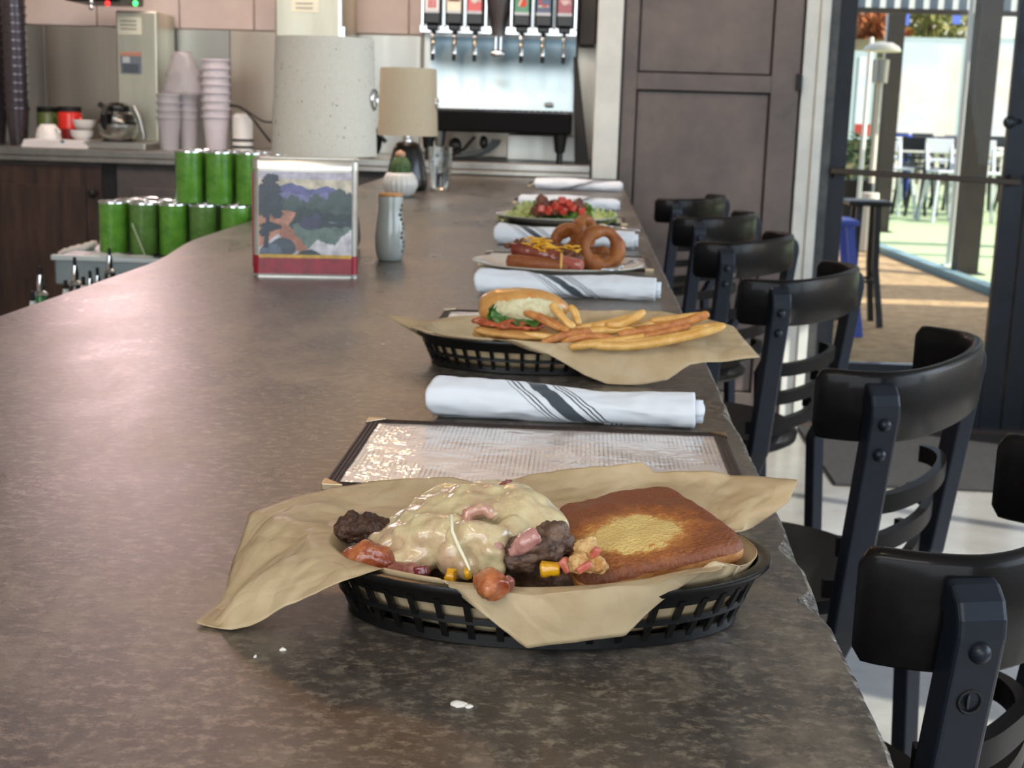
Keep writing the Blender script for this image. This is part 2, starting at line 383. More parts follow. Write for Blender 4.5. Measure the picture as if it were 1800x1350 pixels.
for i in range(7):
    y = -.3 + i * .9; mb = MB(); mb.bx(-.18, -.17, y + .03, y + .87 if i < 6 else 5.9, .16, .98); build('front_panel', mb, M_zinc, parent=bar_t, bevel=.002)
mb = MB(); mb.tube([(-.03, -.3, .28), (-.03, 5.8, .28)], .025, 12); fr = build('foot_rail', mb, M_blackm, parent=bar_t, smooth=60)
for i in range(5):
    mb = MB(); mb.tube([(-.03, .2 + i * 1.3, .28), (-.18, .2 + i * 1.3, .28)], .012, 8); build('bracket', mb, M_blackm, parent=fr)
# crumbs of cheese on the bar
for i, (px, py, s_) in enumerate(((806, 1239, .0045), (824, 1243, .002), (497, 1143, .002), (449, 1156, .001))):
    p = P(px, py); mb = MB(); mb.ball(p + Vector((0, 0, .0004)), (s_, s_ * .8, .0012), 6); mb.disp(.0008, 400, i)
    piece('crumb', ['white cheese crumb on the bar in front of the nearest basket', 'tiny speck touching the right of the white cheese crumb', 'small pale crumb left of the nearest basket under its paper', 'smallest crumb, farthest left on the bar below the paper corner'][i], 'crumb', mb, mat('crumb', (215, 210, 200), .5), smooth=180, group='crumbs on the bar')

# ------------------------------------------------------------------ oval food baskets
TOP = 1.06
def ell(a, b, n, z, dr=0):
    return [Vector((math.cos(2 * PI * i / n) * (a + dr), math.sin(2 * PI * i / n) * (b + dr), z)) for i in range(n)]
BA, BB, RA, RB, BH = .1115, .061, .1285, .078, .039      # base and rim half axes, height
def ring(z, dr=0):
    k = z / BH; return lambda th: Vector((math.cos(th) * (lerp(BA, RA, k) + dr), math.sin(th) * (lerp(BB, RB, k) + dr), z))
def make_basket(label, c, rz):
    t = thing('food_basket', label, 'basket', (c[0], c[1], TOP), rz, 'black plastic baskets on the bar')
    n = 96; L = []
    for dr, z in ((-.003, .0385), (.0, .0398), (.004, .0392), (.0055, .037), (.005, .0352), (.0035, .0362), (.0008, .0355), (.0002, .0258), (-.0026, .0258)):
        L.append([ring(BH)(2 * PI * i / n) * 1 + Vector((0, 0, z - BH)) for i in range(n)])
        L[-1] = [Vector((math.cos(2 * PI * i / n) * (RA + dr - (BH - z) * .42), math.sin(2 * PI * i / n) * (RB + dr - (BH - z) * .42), z)) for i in range(n)]
    mb = MB(); L2 = L + [L[0]]; mb.loft(L2, caps=False); build('rim', mb, M_blackp, parent=t, world=False, smooth=50)
    mb = MB(); NR = 44
    for i in range(NR):
        th = 2 * PI * (i + .5) / NR
        tn = Vector((-math.sin(th) * RA, math.cos(th) * RB, 0)).normalized(); nm = Vector((tn.y, -tn.x, 0))
        pts = [ring(z)(th) for z in (.003, .012, .02, .029)]
        lo = []
        for p in pts: lo.append([p + tn * a * .0020 + nm * b * .0012 for a, b in ((-1, -1), (1, -1), (1, 1), (-1, 1))])
        mb.loft(lo)
    for z, hh in ((.0165, .0018), (.0045, .0030)):
        lo = []
        for k in range(n):
            th = 2 * PI * k / n; p = ring(z)(th); tn = Vector((-math.sin(th) * RA, math.cos(th) * RB, 0)).normalized(); nm = Vector((tn.y, -tn.x, 0))
            lo.append([p + nm * b * .0012 + Vector((0, 0, a * hh)) for a, b in ((-1, -1), (1, -1), (1, 1), (-1, 1))])
        mb.loft(lo, cyc=True)
    build('side_lattice', mb, M_blackp, parent=t, world=False, smooth=40)
    mb = MB(); lo = [ell(BA, BB, n, .0008), ell(BA, BB, n, .003), ell(BA, BB, n, .003, -.008), ell(BA, BB, n, .0008, -.008)]; mb.loft(lo + [lo[0]], caps=False)
    for i in range(-9, 10):
        x = i * .0112; h = BB * math.sqrt(max(0, 1 - (x / BA) ** 2)) - .001; mb.bx(x - .0012, x + .0012, -h, h, .0008, .0026)
    for j in range(-4, 5):
        y_ = j * .0125; h = BA * math.sqrt(max(0, 1 - (y_ / BB) ** 2)) - .001; mb.bx(-h, h, y_ - .0012, y_ + .0012, .0008, .0026)
    build('bottom_grid', mb, M_blackp, parent=t, world=False, smooth=40)
    return t

def paper_material():
    m = mat('basket_liner_paper', (212, 192, 156), .42, 0, (196, 172, 134), ns=22, detail=6, bump=.25, bs=90, spec=.35, dist=.002)
    b = m.node_tree.nodes['Principled BSDF']; t = m.node_tree
    tc = t.nodes.new('ShaderNodeTexCoord'); nz = t.nodes.new('ShaderNodeTexNoise'); nz.inputs['Scale'].default_value = 14; t.links.new(tc.outputs['Object'], nz.inputs[0])
    mx = t.nodes.new('ShaderNodeMix'); mx.data_type = 'RGBA'; mx.blend_type = 'ADD'; mx.inputs[0].default_value = .06; t.links.new(tc.outputs['Object'], mx.inputs[6]); t.links.new(nz.outputs['Color'], mx.inputs[7])
    old = b.inputs['Normal'].links[0].from_node; prev = old.outputs[0]
    for sc_, st_, ds_ in ((19, .55, .010), (47, .35, .004)):
        vo = t.nodes.new('ShaderNodeTexVoronoi'); vo.feature = 'DISTANCE_TO_EDGE'; vo.inputs['Scale'].default_value = sc_; t.links.new(mx.outputs[2], vo.inputs['Vector'])
        bq = t.nodes.new('ShaderNodeBump'); bq.inputs['Strength'].default_value = st_; bq.inputs['Distance'].default_value = ds_; t.links.new(vo.outputs['Distance'], bq.inputs['Height']); t.links.new(prev, bq.inputs['Normal']); prev = bq.outputs[0]
    t.links.new(prev, b.inputs['Normal'])
    tr = t.nodes.new('ShaderNodeBsdfTranslucent'); tr.inputs[0].default_value = rgb((214, 180, 130)); ms = t.nodes.new('ShaderNodeMixShader'); ms.inputs[0].default_value = .25
    t.links.new(b.outputs[0], ms.inputs[1]); t.links.new(tr.outputs[0], ms.inputs[2]); t.links.new(ms.outputs[0], t.nodes['Material Output'].inputs[0]); return m
M_paper = paper_material()
def make_paper(label, c, rz, table, seed, crease=.0022, hump=0):
    """sheet lining the basket: bottom, wall, rim, then flaps to the outline points in table (angle, point, lift)"""
    rot = Matrix.Rotation(rz, 3, 'Z'); cc = Vector((c[0], c[1], TOP))
    N = 400; table = sorted(table, key=lambda q: q[0]); tb = [(table[-1][0] - 360,) + tuple(table[-1][1:])] + table + [(table[0][0] + 360,) + tuple(table[0][1:])]
    rows = []
    def ip(k, z, th): return cc + rot @ Vector((math.cos(th) * lerp(BA, RA, z / BH) * k, math.sin(th) * lerp(BB, RB, z / BH) * k, z))
    NF = 30
    for i in range(N):
        td = 360.0 * i / N; th = R(td)
        for q in range(len(tb) - 1):
            if tb[q][0] <= td <= tb[q + 1][0]: break
        a, b = tb[q], tb[q + 1]; k = (td - a[0]) / max(1e-6, b[0] - a[0])
        rimp = ip(.96, BH + .0022, th)
        pa = a[1] if a[1] is not None else ip(.955, BH + .0028, R(a[0])); pb = b[1] if b[1] is not None else ip(.955, BH + .0028, R(b[0]))
        out = pa.lerp(pb, k); lift = lerp(a[2], b[2], k)
        if a[1] is None and b[1] is None: out = ip(.955, BH + .0028, th)
        row = [ip(.02, .005, th), ip(.3, .005, th), ip(.6, .0052, th), ip(.85, .006, th), ip(.93, .012, th), ip(.945, .022, th), ip(.95, .032, th)]
        fl = (out - rimp).length
        o2 = Vector((out.x - rimp.x, out.y - rimp.y, 0)); 
        ctrl = rimp.lerp(out, .38) + Vector((0, 0, lift))
        ovr = sm(TOP + BH + .012, TOP + BH - .004, out.z) * sm(.004, .02, fl)      # sheet folds over the lip where its flap hangs down
        over = ip(1.0, BH + .0022, th); nd = over - ip(.9, BH + .0022, th); nd.normalize(); over = over + nd * .0075 + Vector((0, 0, .0006 + hump * math.exp(-((td - 308) / 20) ** 2))); rimp = rimp + Vector((0, 0, hump * .8 * math.exp(-((td - 308) / 20) ** 2)))
        for s in range(NF + 1):
            u = s / NF
            p = rimp * (1 - u) ** 2 + ctrl * 2 * u * (1 - u) + out * u * u
            if ovr > 0:
                k2 = .22
                if u < k2: p2 = rimp.lerp(over, u / k2)
                else:
                    w_ = (u - k2) / (1 - k2); c2_ = over.lerp(out, .30) + Vector((0, 0, lift)); p2 = over * (1 - w_) ** 2 + c2_ * 2 * w_ * (1 - w_) + out * w_ * w_
                p = p.lerp(p2, ovr)
            row.append(p)
        for s in range(len(row)):
            p = row[s]; wgt = .35 if s < 7 else min(1, .3 + fl * 14 * min((s - 7) / 8, 1))
            if fl < .006 and s >= 6: wgt = .15
            rp = abs(noise.noise(p * 26 + Vector((seed, 0, 0)))) + .5 * abs(noise.noise(p * 60 + Vector((0, seed, 0))))
            vv = noise.noise_vector(p * 30 + Vector((seed, 0, 0)))
            d = (vv * .35 + Vector((0, 0, (rp - .3) * .8)) + Vector((0, -(rp - .3), 0)) * .5) * crease * wgt
            if s >= 7 and p.z + d.z < TOP + .0015: d.z = TOP + .0015 - p.z
            vd = noise.voronoi((p + vv * .006) * Vector((1, 1, 1)) * 17 + Vector((seed, seed, 0)))[0]; edgef = min(1, (30 - (s - 7)) / 5 + .25) if s >= 7 else 1; d += Vector((0, -.6, 1)) * (min(.6, vd[1] - vd[0]) - .22) * crease * 2.0 * wgt * edgef
            if s < 7: d = d * (.5 if s < 4 else .12)
            row[s] = p + d
        rows.append(row)
    mb = MB(); mb.loft(rows, closed=False, caps=False, cyc=True)
    o = build('basket_paper', mb, M_paper, smooth=75, solid=.0003)
    return tag(o, label, 'paper', 'paper basket liners')

B1 = (-.0155, .766); B1R = .06
make_basket('black oval lattice basket nearest the camera, holding the cheese-covered burger and toast', B1, B1R)
tb1 = [(5, None, 0), (22, None, .0), (27, Q(1322, 928, .822), .004), (34, Q(1385, 885, .825), .004), (41, Q(1404, 842, .835), .002), (52, Q(1290, 836, .865), .0), (66, Q(1182, 827, .872), .0),
       (70, Q(1150, 828, .872), 0), (76, Q(1130, 812, .873), .0), (98, Q(930, 835, .872), .0), (113, Q(855, 853, .872), .0), (122, Q(790, 838, .872), .0), (138, Q(650, 845, .868), .0),
       (152, Q(530, 870, .855), .0), (166, Q(437, 903, .835), .002), (176, Q(412, 985, .795), .004), (186, Q(386, 1085, .75), .006), (192, Q(345, 1130, .715), .012), (200, Q(440, 1098, .705), .012), (207, Q(500, 1068, .697), .01),
       (219, Q(592, 1027, .694), .002), (224, None, 0), (242, None, 0), (249, Q(850, 1080, .682), .006), (264, Q(925, 1138, .679), .008), (282, Q(1010, 1128, .683), .008), (294, Q(1098, 1117, .690), .008), (310, Q(1170, 1050, .700), .006), (325, Q(1248, 990, .715), .003), (333, None, 0)]
make_paper('tan liner paper of the nearest basket, with one long corner drooping left over the bar', B1, B1R, tb1, 3.3, .0045, .008)

# ---- burger heap in basket 1
M_patty = mat('browned_beef', (112, 86, 70), .5, 0, (70, 50, 40), ns=130, detail=6, bump=.7, bs=350, dist=.002, lo=.4, hi=.62)
M_char = mat('charred_beef', (84, 56, 42), .5, 0, (48, 32, 24), ns=160, bump=.9, bs=300, dist=.003)
M_cheese = mat('melted_cheese', (206, 190, 148), .2, 0, (172, 128, 104), ns=30, detail=5, lo=.46, hi=.72, bump=.6, bs=70, coat=.6, sss=.12, dist=.004)
M_bacon = mat('fried_bacon', (128, 56, 34), .25, 0, (186, 112, 64), ns=70, bump=.4, bs=200, coat=.5, sss=.1)
M_ham = mat('glazed_onion', (168, 112, 96), .25, 0, (120, 62, 58), ns=50, bump=.3, bs=150, coat=.5, sss=.1)
M_pepper = mat('yellow_pepper', (222, 170, 26), .25, 0, (196, 136, 20), ns=40, coat=.4)
M_purple = mat('red_onion', (112, 46, 52), .2, coat=.6)
t = thing('burger_patties', 'beef patties under pale melted cheese with bacon and peppers in the nearest basket', 'burger', (-.03, .77, TOP + .006))
mb = MB(); mb.ball((-.052, .775, 1.082), (.040, .034, .016), 12); mb.ball((-.01, .77, 1.088), (.036, .034, .017), 12, rot=(0, .12, 0)); mb.ball((.004, .742, 1.086), (.020, .015, .011), 12); mb.ball((-.03, .765, 1.10), (.034, .03, .014), 12)
build('beef_patty', blob(mb, .0016, 4, .0035, 70, 1, .0012, 300), M_patty, parent=t, smooth=180)
mb = MB(); a = Q(640, 930, .775); mb.ball(a, (.018, .011, .009), 10, rot=(0, .1, .2)); mb.ball(Q(618, 922, .775), (.009, .008, .008), 8); mb.ball(Q(668, 935, .77), (.012, .01, .009), 8)
build('beef_edge', blob(mb, .0013, 2, .0035, 120, 5, .001, 420), M_char, parent=t, smooth=180)
mb = MB()
for px, py, Y, r in ((940, 965, .728, (.017, .011, .0085)), (970, 945, .735, (.012, .01, .009)), (905, 985, .726, (.010, .009, .006))): mb.ball(Q(px, py, Y), r, 10)
build('beef_crumble', blob(mb, .0013, 2, .003, 110, 8, .0012, 380), M_patty, parent=t, smooth=180)
# cheese drape
mb = MB()
for px, py, Y, r, rt in ((745, 935, .765, (.030, .026, .013), (.35, -.35, 0)), (800, 895, .77, (.034, .028, .009), (.3, -.15, 0)), (870, 890, .77, (.030, .026, .010), (.3, .1, 0)),
                     (925, 905, .765, (.026, .022, .008), (.3, .35, 0)), (965, 935, .758, (.012, .020, .009), (.3, .7, 0)), (790, 950, .742, (.032, .016, .014), (.75, 0, 0)), (845, 955, .735, (.018, .013, .020), (.9, 0, 0)),
                     (860, 990, .722, (.010, .008, .014), (.4, 0, 0)), (720, 985, .735, (.016, .012, .011), (.5, -.2, 0)), (800, 985, .727, (.011, .006, .010), (.3, 0, 0)), (820, 1003, .722, (.0045, .003, .006), (0, 0, 0)), (690, 960, .75, (.014, .013, .010), (.3, -.3, 0)), (900, 940, .742, (.013, .012, .008), (.5, 0, .4))): mb.ball(Q(px, py, Y), r, 12, rot=rt)
cz = blob(mb, .0013, 7, .0042, 38, 4, .0006, 160)
build('melted_cheese', cz, M_cheese, parent=t, smooth=180)
def strip(pts, r, flat, name, m, seed, amp=.0012):
    mb = MB(); mb.tube([Q(*p) for p in pts], r, 10, flat=flat); return build(name, blob(mb, .0011, 3, amp, 120, seed, .0004, 300), m, parent=t, smooth=180)
strip([(612, 985, .735), (640, 978, .73), (672, 985, .728), (690, 1000, .727)], [.0068, .0098, .0088, .005], 1.0, 'bacon', M_bacon, 1)
strip([(852, 1012, .690), (866, 1030, .678), (876, 1040, .673)], [.006, .0085, .0065], 1.15, 'bacon', M_bacon, 2)
strip([(884, 1022, .684), (892, 1034, .680)], [.0045, .0055], 1, 'bacon', M_ham, 3)
strip([(770, 870, .79), (788, 872, .79)], [.003, .0035], 1, 'bacon', M_bacon, 4)
strip([(940, 900, .785), (958, 912, .785)], [.003, .0028], 1, 'bacon', M_bacon, 9)
strip([(868, 872, .79), (890, 862, .785), (910, 880, .78), (918, 895, .775)], [.004, .0075, .006, .004], 1.3, 'onion_slice', M_ham, 5)
strip([(812, 940, .738), (822, 905, .742), (850, 895, .745), (872, 910, .742)], [.003, .0042, .0045, .003], 1.6, 'onion_slice', mat('cheesy_onion', (206, 182, 150), .22, 0, (180, 130, 112), ns=60, coat=.5, sss=.1), 6)
strip([(898, 972, .722), (920, 955, .720), (945, 940, .722)], [.0035, .006, .0055], 1.1, 'onion_slice', mat('pink_onion', (196, 150, 140), .25, 0, (170, 118, 110), ns=60, coat=.5), 7)
strip([(860, 940, .728), (872, 965, .722), (880, 985, .722)], [.003, .0055, .004], 1, 'onion_slice', mat('pink_onion', (190, 140, 130)), 8)
strip([(690, 1005, .722), (715, 1010, .715), (738, 1004, .716)], [.005, .0062, .0045], 1.2, 'onion_slice', M_ham, 10)
strip([(738, 995, .712), (742, 1012, .711)], [.0042, .0048], 1, 'red_onion', M_purple, 11)
strip([(784, 1010, .712), (802, 1013, .711)], [.0045, .0045], 1, 'pepper_piece', M_pepper, 12)
strip([(816, 1008, .708), (828, 1006, .708)], [.0035, .004], 1, 'pepper_piece', M_pepper, 13)
strip([(950, 1000, .712), (985, 1000, .712)], [.0045, .0045], 1, 'pepper_piece', M_pepper, 14)
strip([(988, 985, .712), (1003, 1005, .709)], [.0032, .0035], 1, 'tomato_piece', mat('tomato', (178, 84, 68), .35, 0, (196, 120, 100), ns=200), 15)
# thin cheese string
mb = MB(); mb.tube([Q(*p) for p in ((793, 905, .722), (795, 935, .716), (808, 965, .708), (818, 985, .704), (826, 1003, .700))], [.0011, .001, .0011, .0009, .0007], 6)
build('cheese_string', mb, mat('cheese_skin', (228, 220, 190), .2, coat=.5), parent=t, smooth=180)

# ---- toast in basket 1
def toast_material():
    m = bpy.data.materials.new('griddled_toast'); m.use_nodes = True; t = m.node_tree; b = t.nodes['Principled BSDF']; N = t.nodes.new; L = t.links.new
    uv = N('ShaderNodeTexCoord'); n = N('ShaderNodeTexNoise'); n.inputs['Scale'].default_value = 4.5; n.inputs['Detail'].default_value = 12; n.inputs['Roughness'].default_value = .86; L(uv.outputs['UV'], n.inputs[0])
    # pale unbrowned oval of the slice itself
    mp = N('ShaderNodeMapping'); mp.inputs['Location'].default_value = (-.42, -.36, 0); L(uv.outputs['UV'], mp.inputs[0])
    sc_ = N('ShaderNodeVectorMath'); sc_.operation = 'MULTIPLY'; sc_.inputs[1].default_value = (2.9, 4.0, 0); L(mp.outputs[0], sc_.inputs[0])
    ln = N('ShaderNodeVectorMath'); ln.operation = 'LENGTH'; L(sc_.outputs[0], ln.inputs[0])
    ad = N('ShaderNodeMath'); ad.operation = 'MULTIPLY_ADD'; ad.inputs[1].default_value = 2.4; L(n.outputs[0], ad.inputs[0]); L(ln.outputs['Value'], ad.inputs[2])
    r = N('ShaderNodeValToRGB'); e = r.color_ramp.elements; r.color_ramp.elements[0].position = .60
    sub = N('ShaderNodeMath'); sub.operation = 'MULTIPLY'; sub.inputs[1].default_value = .36; L(ad.outputs[0], sub.inputs[0]); L(sub.outputs[0], r.inputs[0])
    e[0].position = .70; e[0].color = rgb((216, 184, 112)); e[1].position = .95; e[1].color = rgb((124, 66, 30))
    x = e.new(.75); x.color = rgb((192, 128, 60)); x = e.new(.81); x.color = rgb((164, 96, 42))
    L(r.outputs[0], b.inputs['Base Color']); b.inputs['Roughness'].default_value = .5
    n2 = N('ShaderNodeTexNoise'); n2.inputs['Scale'].default_value = 45; n2.inputs['Detail'].default_value = 6; L(uv.outputs['UV'], n2.inputs[0])
    bp = N('ShaderNodeBump'); bp.inputs['Strength'].default_value = 1.0; bp.inputs['Distance'].default_value = .0022; L(n2.outputs[0], bp.inputs['Height']); L(bp.outputs[0], b.inputs['Normal'])
    return m
c00, c10, c11, c01 = Q(1014, 1022, .705), Q(1328, 950, .745), Q(1176, 843, .835), Q(968, 884, .795)
mb = MB(); n = 56; th_ = .017; uvs = []
def tpos(u, v):
    # superellipse-rounded square
    x, y = u * 2 - 1, v * 2 - 1; m_ = max(abs(x), abs(y))
    if m_ > 0:
        l = (abs(x) ** 7 + abs(y) ** 7) ** (1 / 7); x, y = x * m_ / l, y * m_ / l
    uu, vv = (x + 1) / 2, (y + 1) / 2
    p = (c00 * (1 - uu) + c10 * uu) * (1 - vv) + (c01 * (1 - uu) + c11 * uu) * vv
    return p, uu, vv, m_
nrm = (c10 - c00).cross(c01 - c00).normalized()
if nrm.z < 0: nrm = -nrm
for side in (0, 1):
    for i in range(n):
        for j in range(n):
            p, uu, vv, m_ = tpos(i / (n - 1), j / (n - 1))
            ed = max(0, (m_ - .86) / .14); rnd = (1 - math.sqrt(max(0, 1 - ed * ed)))
            h = noise.fractal(p * 55, 1, 2, 3) * .0016 + .004 * math.sin(uu * PI) * math.sin(vv * PI) - .003 * math.exp(-(((uu - .6) / .25) ** 2 + ((vv - .55) / .25) ** 2))
            q = p + nrm * (h - rnd * .006) if side == 0 else p - nrm * (th_ - rnd * .006)
            mb.v.append(q); uvs.append((uu, vv))
def idx(s, i, j): return s * n * n + i * n + j
for i in range(n - 1):
    for j in range(n - 1):
        mb.f.append((idx(0, i, j), idx(0, i + 1, j), idx(0, i + 1, j + 1), idx(0, i, j + 1))); mb.m.append(0)
        mb.f.append((idx(1, i, j), idx(1, i, j + 1), idx(1, i + 1, j + 1), idx(1, i + 1, j))); mb.m.append(0)
bd = [(i, 0) for i in range(n - 1)] + [(n - 1, j) for j in range(n - 1)] + [(i, n - 1) for i in range(n - 1, 0, -1)] + [(0, j) for j in range(n - 1, 0, -1)]
for k in range(len(bd)):
    a, b = bd[k], bd[(k + 1) % len(bd)]; mb.f.append((idx(0, *a), idx(1, *a), idx(1, *b), idx(0, *b))); mb.m.append(1)
M_crumb_ = mat('toast_side', (190, 140, 82), .6, 0, (150, 92, 44), ns=60, bump=.5, bs=200)
tag(build('toast_slice', mb, [toast_material(), M_crumb_], smooth=60, uvs=uvs), 'thick golden-brown toasted bread slice with pale centre in the nearest basket', 'toast')
mb = MB(); mb.ball(Q(1030, 965, .712), (.007, .006, .009), 10, rot=(.3, 0, .4)); mb.ball(Q(1042, 995, .702), (.010, .005, .005), 10, rot=(0, .1, .2)); mb.ball(Q(1018, 990, .702), (.006, .005, .006), 8)
build('torn_crumb', blob(mb, .0012, 2, .003, 120, 4, .001, 400), mat('torn_crumb', (214, 178, 122), .6, 0, (176, 122, 66), ns=120, bump=.8, bs=300), parent=bpy.data.objects['toast_slice'], smooth=180)
# diced tomato clinging to the bread
for i, (px, py, Y, l) in enumerate(((1045, 975, .705, 'tomato sliver stuck on the torn front corner of the toast'), (1027, 997, .698, 'pink tomato dice at the foot of the toast beside the burger'))):
    mb = MB(); a = Q(px, py, Y); mb.box(a, (.004, .004, .009), (.2, .6 * i + .4, .3)); piece('tomato_dice', l, 'tomato', mb, mat('tomato', (196, 92, 76)), bevel=.0012)

# ------------------------------------------------------------------ menus in clear covers
def menu_page_material():
    m = bpy.data.materials.new('printed_menu_page'); m.use_nodes = True; t = m.node_tree; b = t.nodes['Principled BSDF']; N = t.nodes.new; L = t.links.new
    uv = N('ShaderNodeTexCoord')
    mp = N('ShaderNodeMapping'); mp.inputs['Rotation'].default_value = (0, 0, R(90)); mp.inputs['Scale'].default_value = (1, 1, 1); L(uv.outputs['UV'], mp.inputs[0])
    br = N('ShaderNodeTexBrick'); br.inputs['Scale'].default_value = 1; br.inputs['Brick Width'].default_value = .19; br.inputs['Row Height'].default_value = .0125; br.inputs['Mortar Size'].default_value = .0042
    br.inputs['Color1'].default_value = rgb((150, 140, 136)); br.inputs['Color2'].default_value = rgb((186, 176, 170)); br.inputs['Mortar'].default_value = rgb((226, 214, 206)); br.offset = 0; L(mp.outputs[0], br.inputs[0])
    n = N('ShaderNodeTexNoise'); n.inputs['Scale'].default_value = 5; n.inputs['Detail'].default_value = 3; L(uv.outputs['UV'], n.inputs[0])
    r = N('ShaderNodeMapRange'); r.inputs[1].default_value = .42; r.inputs[2].default_value = .55; L(n.outputs[0], r.inputs[0])
    mx = N('ShaderNodeMix'); mx.data_type = 'RGBA'; mx.inputs[6].default_value = rgb((226, 214, 206)); L(r.outputs[0], mx.inputs[0]); L(br.outputs[0], mx.inputs[7]); L(mx.outputs[2], b.inputs['Base Color'])
    b.inputs['Roughness'].default_value = .3; b.inputs['Coat Weight'].default_value = 1; b.inputs['Coat Roughness'].default_value = .06
    n2 = N('ShaderNodeTexNoise'); n2.inputs['Scale'].default_value = 9; n2.inputs['Detail'].default_value = 3; L(uv.outputs['UV'], n2.inputs[0])
    bp = N('ShaderNodeBump'); bp.inputs['Strength'].default_value = .5; bp.inputs['Distance'].default_value = .006; L(n2.outputs[0], bp.inputs['Height']); L(bp.outputs[0], b.inputs['Coat Normal'])
    return m
M_page = menu_page_material()
M_leath = mat('brown_menu_binding', (52, 38, 34), .5, 0, (38, 28, 26), ns=80, bump=.4, bs=400)
M_brass = mat('worn_corner', (178, 160, 130), .3, 1)
def make_menu(label, cx, cy, rz=0, W=.328, H=.228):
    t = thing('menu', label, 'menu', (cx, cy, TOP), rz, 'menus laid along the bar')
    hx, hy = W / 2, H / 2
    mb = MB(); mb.bx(-hx + .004, hx - .004, -hy + .004, hy - .004, .0005, .0022); build('backing', mb, M_leath, parent=t, world=False)
    mb = MB(); n = 24; u_ = []
    for i in range(n):
        for j in range(n):
            u, v = i / (n - 1), j / (n - 1); x, y = lerp(-hx + .009, hx - .009, u), lerp(-hy + .009, hy - .009, v)
            mb.v.append(Vector((x, y, .0027 + abs(noise.noise(Vector((x * 30 + cy, y * 30, 1)))) * .0012))); u_.append((u, v * H / W))
    for i in range(n - 1):
        for j in range(n - 1): a = i * n + j; mb.f.append((a, a + n, a + n + 1, a + 1)); mb.m.append(0)
    build('page', mb, M_page, parent=t, world=False, uvs=u_, smooth=180)
    for a, b in (((-hx, -hy), (hx, -hy)), ((hx, -hy), (hx, hy)), ((hx, hy), (-hx, hy)), ((-hx, hy), (-hx, -hy))):
        A, B = Vector((*a, .0026)), Vector((*b, .0026)); d = (B - A).normalized(); nn = Vector((-d.y, d.x, 0))
        mb = MB()
        for k in range(3): mb.tube([A + nn * (.002 + k * .0034), B + nn * (.002 + k * .0034)], .0021, 8)
        build('edge_binding', mb, M_leath, parent=t, world=False, smooth=60)
    for sx in (-1, 1):
        for sy in (-1, 1):
            mb = MB(); x, y = sx * hx, sy * hy
            mb.add([(x + sx * .001, y + sy * .001, .0056), (x - sx * .016, y + sy * .001, .0056), (x + sx * .001, y - sy * .016, .0056), (x + sx * .001, y + sy * .001, .0), (x - sx * .016, y + sy * .001, .0), (x + sx * .001, y - sy * .016, .0)],
                   [(0, 1, 2), (3, 5, 4), (0, 3, 4, 1), (0, 2, 5, 3), (1, 4, 5, 2)]); build('corner_cap', mb, M_brass, parent=t, world=False, bevel=.0008, fixn=True)
    return t
make_menu('brown-edged menu in a clear cover behind the nearest basket', -.027, 1.113, .0)
make_menu('menu mostly hidden behind the basket of fries, its top left corner showing', -.03, 1.83, .0)
make_menu('menu under the oval plate of the hot dog', -.03, 2.66, .0)
make_menu('menu under the round end of the salad plate', -.05, 3.70, .0)
make_menu('menu whose left end shows beside the fourth rolled napkin, beyond the salad', -.06, 4.42, .0)
make_menu('farthest menu, its left end showing beside the last rolled napkin', -.055, 5.42, .0)

# ------------------------------------------------------------------ rolled striped napkins
def napkin_material():
    m = bpy.data.materials.new('striped_napkin'); m.use_nodes = True; t = m.node_tree; b = t.nodes['Principled BSDF']; N = t.nodes.new; L = t.links.new
    uv = N('ShaderNodeTexCoord'); sp = N('ShaderNodeSeparateXYZ'); L(uv.outputs['UV'], sp.inputs[0])
    ramp = N('ShaderNodeValToRGB'); ramp.color_ramp.interpolation = 'CONSTANT'; e = ramp.color_ramp.elements
    Wt, D = (0, 0, 0, 1), (1, 1, 1, 1)
    st = [(.0, Wt), (.395, D), (.402, Wt), (.415, D), (.422, Wt), (.435, D), (.442, Wt), (.475, D), (.545, Wt), (.572, D), (.579, Wt), (.592, D), (.599, Wt), (.612, D), (.619, Wt)]
    e[0].position = 0; e[0].color = Wt; e[1].position = st[1][0]; e[1].color = D
    for p, c in st[2:]: x = e.new(p); x.color = c
    L(sp.outputs[0], ramp.inputs[0])
    mx = N('ShaderNodeMix'); mx.data_type = 'RGBA'; mx.inputs[6].default_value = rgb((222, 226, 232)); mx.inputs[7].default_value = rgb((62, 72, 80)); L(ramp.outputs[0], mx.inputs[0]); L(mx.outputs[2], b.inputs['Base Color'])
    b.inputs['Roughness'].default_value = .85; b.inputs['Sheen Weight'].default_value = .2
    n = N('ShaderNodeTexNoise'); n.inputs['Scale'].default_value = 18; L(uv.outputs['Object'], n.inputs[0]); bp = N('ShaderNodeBump'); bp.inputs['Strength'].default_value = .5; bp.inputs['Distance'].default_value = .004; L(n.outputs[0], bp.inputs['Height']); L(bp.outputs[0], b.inputs['Normal'])
    return m
M_nap = napkin_material()
